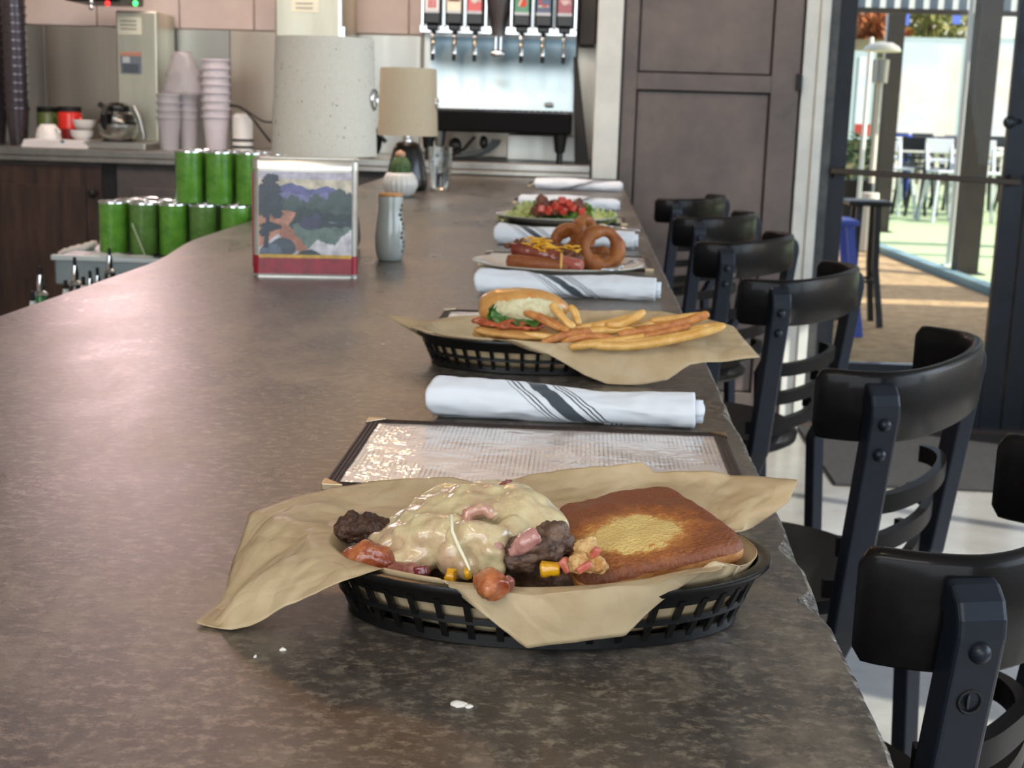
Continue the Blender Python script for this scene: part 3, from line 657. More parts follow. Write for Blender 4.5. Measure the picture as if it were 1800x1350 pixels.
def make_napkin(label, x0, x1, y, r0, r1, rz=0, slant=-.055, seed=0, flat=.8, shift=0, slx=.012):
    """a cloth rolled round cutlery along local x: r0/r1 radii at the ends, slant = how far stripes travel over the top"""
    L_ = x1 - x0; t = thing('rolled_napkin', label, 'napkin', ((x0 + x1) / 2, y, TOP), rz, 'rolled striped napkins along the bar')
    nu, nv = 90, 48; mb = MB(); u_ = []
    for i in range(nu):
        u = i / (nu - 1)
        for j in range(nv):
            a = 2 * PI * j / (nv - 1) * .985
            r = lerp(r0, r1, min(1, u * 1.15)); r *= 1 + .05 * math.sin(u * 7 + seed)
            rr = r * (1 + .10 * a / (2 * PI))
            tilt = slx * math.cos(a - .6) * (1 - u) if u < .5 else 0
            x = -L_ / 2 + u * L_ + (-.010 * math.sin(a) * (1 - u) ** 3) 
            # cross-section is a flattened round resting on the bar; a=0 is the front-bottom seam
            cy, cz = math.cos(a - 1.2) * rr * 1.12, math.sin(a - 1.2) * rr * flat
            p = Vector((x, -cy, cz + r * flat))
            d = noise.noise_vector(Vector((u * 5 + seed, math.cos(a) * 1.2, math.sin(a) * 1.2))) * .0032 + noise.noise_vector(Vector((u * 16 + seed, math.cos(a) * 3, math.sin(a) * 3 + a * .3))) * .0012
            p += Vector((d.x * .4, d.y, d.z)); p.z = max(p.z, .0008 if y < 9 else 0)
            mb.v.append(p); u_.append((u + shift + slant / L_ * ((((a - 1.2 + PI) % (2 * PI)) - PI) / (PI / 2) * .5), a / (2 * PI)))
    for i in range(nu - 1):
        for j in range(nv - 1): a = i * nv + j; mb.f.append((a, a + 1, a + nv + 1, a + nv)); mb.m.append(0)
    build('cloth', mb, M_nap, parent=t, world=False, smooth=180, solid=.0016, uvs=u_)
    # inner coil of the roll that peeks out at the right end
    mb = MB(); lo = []; u2 = []
    for i in range(12):
        u = i / 11
        for_ = []
        for j in range(40):
            a = 2 * PI * j / 39 * 1.7; rr = r1 * (.84 - .07 * a / PI)
            for_.append(Vector((L_ / 2 - .05 + u * .058 + noise.noise(Vector((a, seed, 0))) * .002 * u, -math.cos(a) * rr * 1.1, math.sin(a) * rr * flat * .95 + r1 * flat)))
        lo.append(for_)
    mb.loft(lo, closed=False, caps=False); build('inner_coil', mb, M_nap, parent=t, world=False, smooth=180, solid=.0014, uvs=[(.05, 0)] * len(mb.v))
    return t
make_napkin('nearest rolled white napkin with dark stripes, behind the first menu', -.131, .112, 1.272, .0215, .0175, -.03, seed=1, slant=.06)
make_napkin('rolled white napkin between the basket of fries and the hot dog plate', -.158, .118, 2.155, .0225, .020, -.03, seed=2, slant=.07)
make_napkin('rolled white napkin lying behind the hot dog and onion rings', -.182, .112, 2.98, .026, .022, -.04, seed=3, slant=.08, shift=.2)
make_napkin('rolled white napkin behind the salad, second farthest', -.184, .098, 4.1, .026, .022, -.03, seed=4, slant=-.16)
make_napkin('farthest rolled white napkin on the bar, beside the white post', -.175, .132, 5.1, .026, .024, -.03, seed=5, slant=-.2)

# ------------------------------------------------------------------ second basket: sandwich and fries
B2 = (-.055, 1.552); B2R = .03
make_basket('black oval lattice basket holding the sandwich and fries, second from the camera', B2, B2R)
tb2 = [(8, Q(1290, 575, 1.56), .006), (20, Q(1245, 560, 1.585), .004), (40, Q(1160, 547, 1.61), .0), (60, Q(1100, 545, 1.625), 0), (90, Q(1000, 545, 1.63), 0), (120, Q(870, 552, 1.625), 0), (140, Q(800, 556, 1.615), 0), (158, Q(745, 565, 1.60), 0),
       (172, Q(678, 553, 1.60), .0), (182, Q(700, 570, 1.575), 0), (192, Q(735, 588, 1.545), .0), (203, Q(760, 600, 1.52), 0), (212, None, 0), (250, None, 0), (257, Q(985, 633, 1.458), .006), (272, Q(1030, 662, 1.452), .008), (285, Q(1090, 681, 1.450), .008),
       (298, Q(1172, 668, 1.452), .010), (312, Q(1212, 640, 1.465), .012), (325, Q(1256, 637, 1.475), .014), (345, Q(1336, 628, 1.49), .012)]
make_paper('tan liner paper under the sandwich and fries, its right corner hanging past the bar edge', B2, B2R, tb2, 8.1, .0030)

M_crust = mat('golden_bun_crust', (190, 124, 62), .35, 0, (214, 164, 96), ns=30, detail=4, coat=.25, bump=.2, bs=120)
M_crumb = mat('bread_crumb', (222, 214, 178), .7, 0, (196, 184, 140), ns=90, bump=.7, bs=260, dist=.002)
M_lettuce = mat('dark_lettuce', (40, 72, 26), .35, 0, (78, 120, 44), ns=40, bump=.3, bs=150, coat=.2)
M_tomred = mat('tomato_red', (150, 72, 46), .35, 0, (190, 96, 60), ns=60, coat=.2)
t = thing('sandwich', 'sandwich in a glossy sesame-specked golden bun in the second basket', 'sandwich', (-.1, 1.53, TOP + .01))
a = Q(920, 538, 1.535)
mb = MB(); mb.ball(a + Vector((0, 0, .001)), (.052, .036, .020), 14, rot=(-.15, .03, -.06)); mb.ball(a + Vector((-.026, 0, -.006)), (.026, .03, .018), 10)
build('bun_top', blob(mb, .002, 6, .0012, 40, 3), M_crust, parent=t, smooth=180)
mb = MB(); mb.ball(a + Vector((.006, -.026, -.001)), (.040, .013, .0155), 12, rot=(.35, 0, -.02)); build('crumb_face', blob(mb, .0018, 3, .0018, 90, 6, .001, 300), M_crumb, parent=t, smooth=180)
mb = MB(); b = Q(905, 585, 1.505); mb.ball(b, (.048, .026, .007), 12, rot=(0, .05, -.05)); mb.ball(b + Vector((0, .02, -.006)), (.05, .034, .012), 12); build('bun_bottom', blob(mb, .0018, 6, .001, 50, 3), mat('bun_base', (206, 158, 94), .5, 0, (186, 132, 70), ns=30), parent=t, smooth=180)
mb = MB(); b = Q(895, 568, 1.512); mb.ball(b, (.042, .03, .0055), 12, rot=(0, .03, -.04)); build('patty', blob(mb, .0016, 3, .003, 80, 7, .001, 300), M_tomred, parent=t, smooth=180)
mb = MB(); mb.ball(Q(848, 582, 1.515), (.005, .008, .008), 8); build('meat_end', blob(mb, .0014, 2, .001, 100, 3), mat('meat_end', (120, 92, 74), .5), parent=t, smooth=180)
def leaf(name, c, w_, h_, rot, m, seed, parent, curl=.3, ruff=.006, nn=14):
    mb = MB(); E_ = Euler(rot).to_matrix(); n = nn
    for i in range(n):
        for j in range(n):
            u, v = i / (n - 1) * 2 - 1, j / (n - 1) * 2 - 1
            x, y = u * math.sqrt(max(0, 1 - v * v / 2)), v * math.sqrt(max(0, 1 - u * u / 2)); rr = math.hypot(x, y)
            z = curl * w_ * rr * rr + ruff * rr * math.sin(math.atan2(y, x) * 9 + seed) + noise.noise(Vector((x * 2 + seed, y * 2, seed))) * ruff
            mb.v.append(Vector(c) + E_ @ Vector((x * w_, y * h_, z)))
    for i in range(n - 1):
        for j in range(n - 1): q = i * n + j; mb.f.append((q, q + n, q + n + 1, q + 1)); mb.m.append(0)
    return build(name, mb, m, parent=parent, smooth=180, solid=.0008)
leaf('lettuce_leaf', Q(895, 560, 1.503), .022, .016, (.9, .1, .2), M_lettuce, 1, t, .2, .003)
leaf('lettuce_leaf', Q(925, 563, 1.500), .024, .014, (.6, .0, -.1), M_lettuce, 2, t, .2, .003)
leaf('lettuce_leaf', Q(868, 556, 1.505), .010, .014, (1.2, .4, .5), M_lettuce, 5, t, .3, .002)
M_sesame = mat('bun_speck', (236, 214, 168), .4)
mb = MB()
for i in range(70):
    th = random.uniform(-.2, PI + .2); ph = random.uniform(.2, 1.5); mb.ball(a + Vector((math.cos(th) * .05 * math.cos(ph) * .97, math.sin(th) * .034 * math.cos(ph), .0205 * math.sin(ph))), (.0008, .0006, .0005), 3)
o = build('seed', mb, M_sesame, parent=t); o['kind'] = 'stuff'

M_fry = mat('fried_potato', (206, 150, 72), .4, 0, (228, 186, 112), ns=60, detail=4, bump=.25, bs=150, coat=.2, spec=.5)
M_fryb = mat('browned_potato', (168, 98, 52), .45, 0, (206, 142, 76), ns=90, detail=5, bump=.4, bs=180)
fries = [((915, 545, 1.505), (950, 560, 1.49), (988, 580, 1.48), .0048, 1), ((940, 553, 1.50), (970, 566, 1.49), (1000, 585, 1.475), .0048, 1), ((970, 533, 1.50), (985, 555, 1.492), (1012, 578, 1.485), .0052, 0), ((1000, 537, 1.51), (1012, 553, 1.505), (1018, 572, 1.50), .0045, 0),
         ((850, 590, 1.498), (920, 588, 1.488), (990, 596, 1.480), .0042, 0), ((985, 600, 1.475), (1040, 592, 1.475), (1095, 600, 1.478), .0048, 1), ((1008, 607, 1.468), (1075, 600, 1.47), (1150, 590, 1.48), .0048, 0), ((1030, 604, 1.462), (1130, 606, 1.458), (1280, 573, 1.475), .0056, 0),
         ((1090, 603, 1.47), (1180, 594, 1.465), (1240, 577, 1.475), .0052, 0), ((1065, 572, 1.49), (1100, 566, 1.49), (1135, 547, 1.50), .0056, 0), ((1040, 576, 1.50), (1075, 568, 1.50), (1120, 556, 1.51), .0056, 0), ((1010, 590, 1.485), (1070, 580, 1.49), (1125, 584, 1.49), .005, 0),
         ((1085, 588, 1.482), (1130, 582, 1.482), (1175, 575, 1.485), .0052, 1), ((1120, 580, 1.49), (1180, 573, 1.485), (1248, 550, 1.49), .0062, 1), ((1130, 592, 1.475), (1175, 583, 1.48), (1215, 570, 1.485), .005, 1), ((1000, 612, 1.458), (1030, 606, 1.458), (1062, 606, 1.46), .0050, 0),
         ((950, 603, 1.47), (1000, 588, 1.475), (1040, 583, 1.48), .0052, 1), ((1140, 565, 1.51), (1190, 560, 1.51), (1235, 552, 1.515), .005, 0), ((1050, 585, 1.505), (1130, 572, 1.51), (1190, 570, 1.51), .0052, 0), ((980, 585, 1.50), (1030, 575, 1.505), (1070, 575, 1.505), .0050, 0), ((1100, 590, 1.50), (1160, 585, 1.50), (1215, 585, 1.495), .005, 0), ((1150, 588, 1.49), (1210, 580, 1.49), (1278, 572, 1.485), .0052, 0)]
fl = ['brown-tipped fry leaning left against the sandwich crumb face', 'brown fry just below the one leaning on the sandwich', 'pale fry standing steeply at the right end of the bun', 'short upright fry tucked behind the steep pale fry', 'thin fry lying along the foot of the sandwich bun', 'browned fry crossing in front of the bun end',
      'straight fry in the middle of the front of the fries', 'longest fry, curving along the front and out to the right tip', 'fry lying on the longest fry, ending below its tip', 'plump fry with its blunt end raised at the top of the pile', 'fry just left of the raised plump fry', 'fry under the raised plump pair, near the pile middle',
      'rough browned fry in the middle of the pile', 'wide rough brown fry reaching up to the right end of the pile', 'browned fry under the wide rough one', 'short blunt fry lowest at the front of the fries', 'mottled fry running from the bun to the pile middle', 'fry behind the wide rough brown one at the right',
      'fry mostly hidden behind the middle of the pile', 'fry hidden behind the bun end', 'fry buried under the wide rough brown one', 'pale fry between the longest fry and the rough brown tip']
for i, (A, Bm, Ce, r, br) in enumerate(fries):
    p0, p1, p2 = Q(*A), Q(*Bm), Q(*Ce); pts = []
    for k in range(9):
        u = k / 8; pts.append(p0 * (1 - u) ** 2 + (p1 * 2 - (p0 + p2) * .5) * 2 * u * (1 - u) + p2 * u * u)
    rs = [r * (.72 if k in (0, 8) else 1) * (1 + .08 * math.sin(k * 1.7 + i)) for k in range(9)]
    mb = MB(); rs = [q * 1.36 for q in rs]; mb.tube(pts, rs, 4, flat=1.0, upv=(.1 * (i % 5), -.6, .8)); mb.disp(.0014, 80, i)
    # rounded ends: the section is square with softened corners by subdivision
    o = build('french_fry', mb, M_fryb if br else M_fry, smooth=180, sub=2); tag(o, fl[i], 'fry', 'fries in the second basket')

# ------------------------------------------------------------------ hot dog plate
M_plate = mat('cream_china', (206, 200, 186), .18, 0, coat=.5)
def oval_plate(name, label, c, a, b, rz=0, h=.018, z0=.0065):
    mb = MB(); pr = [(0, .004), (.55, .004), (.66, .006), (.8, .012), (.97, h), (1.0, h + .0012), (1.0, h - .001), (.82, .008), (.62, 0), (0, 0)]
    mb.lathe(pr, 96, sx=a, sy=b); mb.v = [Matrix.Rotation(rz, 3, 'Z') @ v + Vector((c[0], c[1], TOP)) for v in mb.v]
    t = piece(name, label, 'plate', mb, M_plate, smooth=60); return t
pz = .0072
HD = (-.043, 2.485)
oval_plate('oval_plate', 'cream oval plate carrying the hot dog and onion rings', HD, .156, .135, -.02, .019)
t = thing('hot_dog', 'split hot dog on a toasted bun topped with chili and shredded yellow cheese', 'hot dog', (-.09, 2.43, TOP + pz))
M_bunb = mat('toasted_hot_dog_bun', (156, 92, 50), .5, 0, (126, 66, 34), ns=40, bump=.2, bs=100)
M_saus = mat('sausage', (138, 72, 54), .25, 0, (112, 44, 34), ns=30, coat=.5)
M_chili = mat('chili_topping', (112, 62, 34), .35, 0, (76, 40, 24), ns=90, bump=.8, bs=220, coat=.3, dist=.003)
M_cheddar = mat('shredded_cheddar', (236, 176, 42), .45)
mb = MB(); mb.tube([Q(893, 458, 2.415), Q(940, 463, 2.400), Q(1000, 470, 2.390)], [.012, .013, .011], 14); build('bun', blob(mb, .002, 4, .001, 50, 2), M_bunb, parent=t, smooth=180)
mb = MB(); mb.tube([Q(900, 437, 2.435), Q(940, 443, 2.425), Q(990, 458, 2.410), Q(1018, 463, 2.400)], [.012, .015, .015, .011], 14); build('sausage', blob(mb, .002, 4, .0012, 50, 3), M_saus, parent=t, smooth=180)
mb = MB(); mb.tube([Q(985, 456, 2.395), Q(1012, 466, 2.385), Q(1024, 466, 2.380)], [.009, .012, .010], 12); build('sausage', blob(mb, .002, 4, .001, 50, 4), mat('sausage_cut', (170, 92, 80), .3, coat=.5), parent=t, smooth=180)
mb = MB()
for px, py, Y, r in ((915, 428, 2.440, .012), (945, 433, 2.435, .014), (975, 440, 2.425, .014), (1000, 447, 2.410, .013), (1015, 455, 2.400, .010), (960, 428, 2.460, .012), (895, 432, 2.445, .008)): mb.ball(Q(px, py, Y), (r * 1.2, r, r * .75), 10)
build('chili', blob(mb, .0022, 2, .004, 90, 5, .0015, 300), M_chili, parent=t, smooth=180)
rnd = random.Random(3)
for i in range(46):
    if i < 20: px, py = rnd.uniform(925, 965), rnd.uniform(419, 432)
    else: px, py = rnd.uniform(955, 1020), rnd.uniform(432, 446)
    if 5 < i < 12: px, py = rnd.uniform(938, 948), rnd.uniform(430, 445)
    p = Q(px, py, 2.415 + rnd.uniform(-.01, .01)); an = rnd.uniform(-.9, .9); d = Vector((math.cos(an), rnd.uniform(-.4, .4), math.sin(an) * .6)) * rnd.uniform(.007, .012)
    mb = MB(); mb.tube([p - d, p + Vector((0, -.002, .002)), p + d], .0014, 5); o = build('cheese_shred', mb, M_cheddar, parent=t, smooth=180)
mb = MB(); mb.tube([Q(987, 445, 2.390), Q(986, 472, 2.375)], .0024, 6); build('cheese_shred', mb, mat('pale_shred', (226, 176, 98), .5), parent=t, smooth=180)
# onion rings
M_batter = mat('onion_ring_batter', (158, 96, 44), .5, 0, (126, 68, 28), ns=40, detail=5, bump=.5, bs=120, dist=.003)
def onion_ring(label, c, R_, r_, rot, seed, ell_=1.0):
    mb = MB(); E_ = Euler(rot).to_matrix(); lo = []; n = 40
    for i in range(n):
        a = 2 * PI * i / n; cc = Vector((math.cos(a) * R_, math.sin(a) * R_ * ell_, 0)); d = cc.normalized()
        rr = r_ * 1.14 * (1 + .18 * math.sin(a * 3 + seed))
        lo.append([Vector(c) + E_ @ (cc + d * math.cos(2 * PI * j / 14) * rr + Vector((0, 0, math.sin(2 * PI * j / 14) * rr * 1.25))) for j in range(14)])
    mb.loft(lo, cyc=True); mb.disp(.004, 45, seed); mb.disp(.0016, 140, seed)
    return piece('onion_ring', label, 'onion ring', mb, M_batter, 'onion rings on the hot dog plate', smooth=180)
onion_ring('large onion ring standing on edge at the right of the hot dog plate', Q(1057, 437, 2.470), .032, .0105, (1.35, .1, .35), 1, 1.0)
onion_ring('onion ring leaning behind the cheese, left of the large standing ring', Q(1000, 425, 2.510), .026, .0095, (1.15, -.3, -.25), 2, .9)
onion_ring('onion ring rising highest at the back of the plate', Q(1025, 410, 2.550), .024, .0095, (1.3, .9, .9), 3, 1.2)
onion_ring('small onion ring seen through the hole of the large one', Q(1050, 455, 2.520), .020, .0085, (.5, .1, 0), 4)
onion_ring('onion ring lying flat under the large standing one', Q(1062, 462, 2.500), .024, .008, (.15, 0, 0), 5)
onion_ring('onion ring between the upright rings and the chili', Q(1018, 448, 2.530), .022, .009, (1.1, .5, 1.0), 6)
# fork on the rim
def fork(label, p0, p1, group=None):
    p0, p1 = Vector(p0), Vector(p1); mb = MB(); mid = p0.lerp(p1, .5)
    mb.tube([p0, p0.lerp(p1, .3), p0.lerp(p1, .6), p1], [.0055, .004, .003, .0028], 10, flat=.4, upv=(0, 1, .2)); 
    t = thing('fork', label, 'fork', tuple(mid), 0, group)
    build('handle', mb, M_chrome, parent=t, smooth=180)
    mb = MB(); d = (p1 - p0).normalized(); s_ = d.cross(Vector((0, 0, 1))).normalized()
    mb.tube([p1, p1 + d * .012, p1 + d * .02], [.003, .011, .0115], 10, flat=.15, upv=s_)
    for k in range(4): mb.tube([p1 + d * .018 + s_ * (k - 1.5) * .006, p1 + d * .055 + s_ * (k - 1.5) * .0055 + Vector((0, 0, .003))], .0013, 6)
    build('tines', mb, M_chrome, parent=t, smooth=180); return t
fork('steel fork resting on the right rim of the hot dog plate', Q(1113, 460, 2.470) , Q(1085, 470, 2.400))
fork('steel fork lying at the right of the salad plate', P(1128, 405, TOP + .014), P(1092, 401, TOP + .02))

# ------------------------------------------------------------------ salad plate
SD = (-.072, 3.60)
oval_plate('salad_plate', 'pale plate heaped with green salad, third dish from the camera', SD, .158, .15, 0, .02)
t = thing('salad', 'green lettuce salad topped with browned meat and diced tomato', 'salad', (SD[0], SD[1], TOP + pz))
Ml = [mat('salad_green', (92, 134, 48), .4, 0, (132, 168, 74), ns=30, coat=.2), mat('salad_pale', (176, 192, 110), .4, 0, (206, 212, 150), ns=30, coat=.2), mat('salad_dark', (52, 92, 34), .4, 0, (84, 124, 50), ns=30, coat=.2)]
mb = MB(); mb.ball((SD[0], SD[1] + .03, TOP + .03), (.085, .055, .014), 12); mb.disp(.006, 40, 2); build('salad_bed', mb, Ml[0], parent=t, smooth=180)
rnd = random.Random(11)
spots = [(905, 388, 1), (925, 372, 1), (932, 385, 1), (945, 388, 2), (955, 380, 2), (968, 390, 2), (918, 392, 1), (940, 396, 0), (965, 396, 0), (890, 395, 1), (1030, 378, 0), (1050, 383, 1), (1065, 388, 1), (1035, 392, 1), (1020, 385, 0), (985, 385, 0), (1000, 392, 0), (1075, 396, 1), (915, 380, 0), (950, 372, 0)]
for i, (px, py, k) in enumerate(spots):
    leaf('lettuce_leaf', Q(px, py, 3.58 + rnd.uniform(-.01, .04)), rnd.uniform(.024, .036), rnd.uniform(.018, .03), (rnd.uniform(.3, 1.3), rnd.uniform(-.5, .5), rnd.uniform(-1, 1)), Ml[k], i, t, .35, .007, 12)
for i in range(16):
    mb = MB(); p = Q(rnd.uniform(943, 1020), 365 + rnd.uniform(-10, 8), 3.56 + rnd.uniform(-.02, .03)); mb.box(p, (rnd.uniform(.026, .038), .026, rnd.uniform(.018, .024)), (rnd.uniform(-.6, .6), rnd.uniform(-.6, .6), rnd.uniform(0, 3))); mb.disp(.004, 60, i)
    build('meat_piece', mb, mat('salad_meat', (124, 74, 52), .5, 0, (92, 50, 36), ns=60), parent=t, bevel=.004)
for i, (px, py) in enumerate(((988, 352), (978, 362), (1000, 358), (965, 370), (1008, 365), (952, 366), (1022, 372), (990, 370))):
    mb = MB(); mb.box(Q(px, py, 3.53), (.020, .018, .018), (.5 * i, .3 * i, .8 * i)); build('tomato_dice', mb, mat('salad_tomato', (206, 82, 64), .25, 0, (180, 56, 44), ns=50, coat=.4), parent=t, bevel=.004)

# ------------------------------------------------------------------ bar chairs
def curve_pts(ctrl, n):
    """Catmull-Rom through control points"""
    out = []; m_ = len(ctrl) - 1
    for k in range(n + 1):
        t_ = k / n * m_; i = min(int(t_), m_ - 1); u = t_ - i
        p0, p1, p2, p3 = (Vector(ctrl[max(i - 1, 0)]), Vector(ctrl[i]), Vector(ctrl[i + 1]), Vector(ctrl[min(i + 2, m_)]))
        out.append(.5 * ((2 * p1) + (p2 - p0) * u + (2 * p0 - 5 * p1 + 4 * p2 - p3) * u * u + (3 * p1 - p0 - 3 * p2 + p3) * u ** 3))
    return out
RAILC = [(-.216, 0, 0), (-.207, -.045, 0), (-.182, -.083, 0), (-.12, -.107, 0), (0, -.118, 0), (.12, -.107, 0), (.182, -.083, 0), (.207, -.045, 0), (.216, 0, 0)]
M_wblack = mat('black_lacquered_wood', (14, 13, 13), .42, 0, (18, 15, 15), ns=3, coat=.16, rough2=.5, spec=.12)
M_bblue = mat('black_metal_post', (20, 29, 43), .4, .1, (14, 21, 32), ns=6, coat=.15, rough2=.5, spec=.4)  # black posts; the blue sheen of window light is mixed into the base colour
def make_chair(label, x, y, hole=False):
    t = thing('bar_chair', label, 'chair', (x, y, 0), R(61.3), 'black bar chairs along the bar')
    pts = curve_pts(RAILC, 40); lo = []
    for i, p in enumerate(pts):
        d = (pts[min(i + 1, 40)] - pts[max(i - 1, 0)]).normalized(); nn = Vector((d.y, -d.x, 0))   # outward
        e = min(i, 40 - i) / 40; tr = .010 * (1 - min(1, e / .035)) ** 2
        z0, z1 = .976 + tr, 1.06 - tr; th2 = .0085
        sec = [(-th2, z0 + .003), (-th2 + .003, z0), (th2 - .003, z0), (th2, z0 + .003), (th2, z1 - .007), (th2 - .002, z1 - .002), (th2 - .006, z1), (-th2 + .006, z1), (-th2 + .002, z1 - .002), (-th2, z1 - .007)]
        lo.append([Vector((p.x, p.y, 0)) + nn * a + Vector((0, 0, z)) for a, z in sec])
    mb = MB(); mb.loft(lo); build('top_rail', mb, M_wblack, parent=t, world=False, smooth=50)
    for sx in (-1, 1):
        nn = Vector((sx * .75, -.66, 0)).normalized()
        a = Vector((sx * .197, -.066, 1.034)) + nn * .022; b = Vector((sx * .185, -.040, .74)) + nn * .016; c_ = Vector((sx * .182, -.03, .69)); dd = Vector((sx * .20, -.06, 0))
        path = [a + Vector((0, 0, .003)) - nn * .016, a + Vector((0, 0, .001)) - nn * .009, a + Vector((0, 0, -.004)) - nn * .0035, a + Vector((0, 0, -.011)) - nn * .0008, a + Vector((0, 0, -.020)), a.lerp(b, .5) + nn * .002, b, c_, c_.lerp(dd, .5), dd]
        mb = MB(); mb.bar(path, .036, .026, upv=nn); build('back_post', mb, M_bblue, parent=t, world=False, bevel=.004)
        for k, z in enumerate((.998, .962)):
            u = (1.028 - z) / (1.028 - .74); p = a.lerp(b, u) + nn * .0125
            mb = MB()
            if hole and k == 1 and sx == -1:
                tt = Vector((nn.y, -nn.x, 0)); mb.tube([p + (tt * math.cos(q) + Vector((0, 0, 1)) * math.sin(q)) * .0082 + nn * .0032 for q in [2 * PI * w_ / 16 for w_ in range(16)]], .0014, 6, closed=True); mb.ball(p + nn * .0022, (.0062, .0014, .0062), 6); build('bolt_hole', mb, M_blackm, parent=t, world=False, smooth=60)
            else:
                mb.ball(p + nn * .0022, (.0080, .0080, .0080), 8); build('bolt', mb, M_bblue, parent=t, world=False, smooth=60)
    for z in (.885, .828, .771):
        k = (1.0 - z) / .3; sh = .070 * k
        sp = [Vector((q[0] * .80, q[1] * .92 - .008 + sh, z)) for q in curve_pts(RAILC, 48)][8:41]
        mb = MB(); mb.bar(sp, .013, .024); build('back_slat', mb, M_wblack, parent=t, world=False, smooth=40)
    mb = MB(); mb.lathe([(0, .70), (.19, .70), (.205, .708), (.207, .722), (.195, .735), (.10, .728), (0, .724)], 40, c=(0, .16, 0), sx=1, sy=.98); build('seat', mb, M_wblack, parent=t, world=False, smooth=50)
    for sx in (-1, 1):
        mb = MB(); mb.bar([(sx * .14, .30, .70), (sx * .185, .345, 0)], .03, .03, upv=(0, 1, 0)); build('front_leg', mb, M_bblue, parent=t, world=False, bevel=.004)
        mb = MB(); mb.bar([(sx * .19, -.045, .25), (sx * .17, .32, .25)], .02, .02); build('stretcher', mb, M_bblue, parent=t, world=False)
        mb = MB(); y_ = -.045 if sx < 0 else .328; z_ = .34 if sx < 0 else .22; mb.bar([(-.18, y_, z_), (.18, y_, z_)], .02, .02); build('stretcher', mb, M_bblue, parent=t, world=False)
    return t
for i, (x, y, l) in enumerate(((.306, 1.112, 'black bar chair nearest the camera, cut off by the right frame edge, one bolt missing'), (.388, 1.80, 'second black bar chair from the camera, its curved rail in front of the door sill'), (.392, 2.69, 'third black bar chair, standing beside the basket of fries'),
                               (.366, 3.40, 'fourth black bar chair, in front of the white jamb, beside the hot dog'), (.362, 4.15, 'fifth black bar chair, before the grey cabinet, second to last'), (.352, 5.0, 'farthest black bar chair, at the far end of the row'))):
    make_chair(l, x, y, hole=(i == 0))

# ------------------------------------------------------------------ things standing on the bar
def decal(name, polys, parent, o, ux, uz, nrm, m_cols, step=.00025):
    """flat print: stacked thin coloured shapes on one face; coordinates 0..1 mapped on ux / uz"""
    mb = MB(); mats = []; keys = {}
    for k, (pl, col) in enumerate(polys):
        if col not in keys: keys[col] = len(mats); mats.append(mat('print_%d_%d_%d' % col, col, .3, coat=.4, col2=tuple(int(q * .78) for q in col), ns=70, detail=5))
        vs = [o + ux * x + uz * y + nrm * (step * (k + 1) * .5 + .0004) for x, y in pl]
        mb.add(vs, [tuple(range(len(vs)))], keys[col])
    return build(name, mb, mats, parent=parent)
def jag(pts, amp, n, seed):
    r_ = random.Random(seed); out = []
    for i in range(len(pts) - 1):
        a, b = pts[i], pts[i + 1]
        for k in range(n): u = k / n; out.append((a[0] + (b[0] - a[0]) * u, a[1] + (b[1] - a[1]) * u + (r_.uniform(-amp, amp) if k else 0)))
    out.append(pts[-1]); return out
def oblob(cx, cy, rx, ry, n, amp, seed):
    r_ = random.Random(seed); return [(min(1, max(0, cx + math.cos(2 * PI * i / n) * rx * (1 + r_.uniform(-amp, amp)))), min(.99, cy + math.sin(2 * PI * i / n) * ry * (1 + r_.uniform(-amp, amp)))) for i in range(n)]
fl_ = P(445, 486); fr_ = P(628, 489); ux = Vector((fr_.x - fl_.x, fr_.y - fl_.y, 0)); W_ = ux.length; uxn = ux.normalized(); uy = Vector((-uxn.y, uxn.x, 0)); Hh = .198; Dp = .115
t = thing('tea_tin', 'square metal tin printed with a mountain lake landscape over a red band', 'tin', (fl_.x + ux.x / 2, fl_.y + uy.y * Dp / 2, TOP))
def rrect(w_, d_, z, r, n=5):
    l = []
    for cx, cy, a0 in ((w_ / 2 - r, -d_ / 2 + r, -90), (w_ / 2 - r, d_ / 2 - r, 0), (-w_ / 2 + r, d_ / 2 - r, 90), (-w_ / 2 + r, -d_ / 2 + r, 180)):
        for k in range(n + 1): a = R(a0 + 90 * k / n); l.append((cx + math.cos(a) * r, cy + math.sin(a) * r, z))
    cen = fl_ + ux / 2 + uy * Dp / 2; return [cen + uxn * p[0] + uy * p[1] + Vector((0, 0, p[2])) for p in l]
M_tin = mat('tin_body', (196, 190, 178), .28, .5, (160, 150, 140), ns=8, coat=.4); M_tinred = mat('tin_red', (150, 30, 44), .3, .1, coat=.5)
mb = MB(); mb.loft([rrect(W_, Dp, z, .012) for z in (.003, Hh - .014)]); build('body', mb, M_tin, parent=t, smooth=40)
mb = MB(); mb.loft([rrect(W_ + .003, Dp + .003, 0, .013), rrect(W_ + .003, Dp + .003, .003, .013), rrect(W_, Dp, .0045, .012)]); build('base_rim', mb, mat('tin_rim', (205, 200, 190), .2, .8), parent=t, smooth=40)
mb = MB(); mb.loft([rrect(W_ + .0025, Dp + .0025, Hh - .018, .013), rrect(W_ + .0025, Dp + .0025, Hh - .004, .013), rrect(W_ - .004, Dp - .004, Hh, .011)]); mb.loft([rrect(W_ - .012, Dp - .012, Hh, .008), rrect(W_ - .012, Dp - .012, Hh + .001, .008)]); build('lid', mb, mat('tin_lid', (212, 208, 196), .22, .6, (190, 180, 168), ns=8, coat=.3), parent=t, smooth=40)
sky_c, sky2, mtn, mtn2, frs, frs2, wat, rock, rock2, sand, dk, dk2, tree, yel, redc = (214, 200, 176), (196, 188, 200), (98, 98, 148), (120, 118, 160), (70, 86, 84), (48, 62, 64), (104, 122, 114), (186, 132, 108), (168, 112, 92), (208, 204, 208), (74, 82, 92), (56, 66, 74), (46, 56, 66), (214, 168, 60), (150, 34, 50)
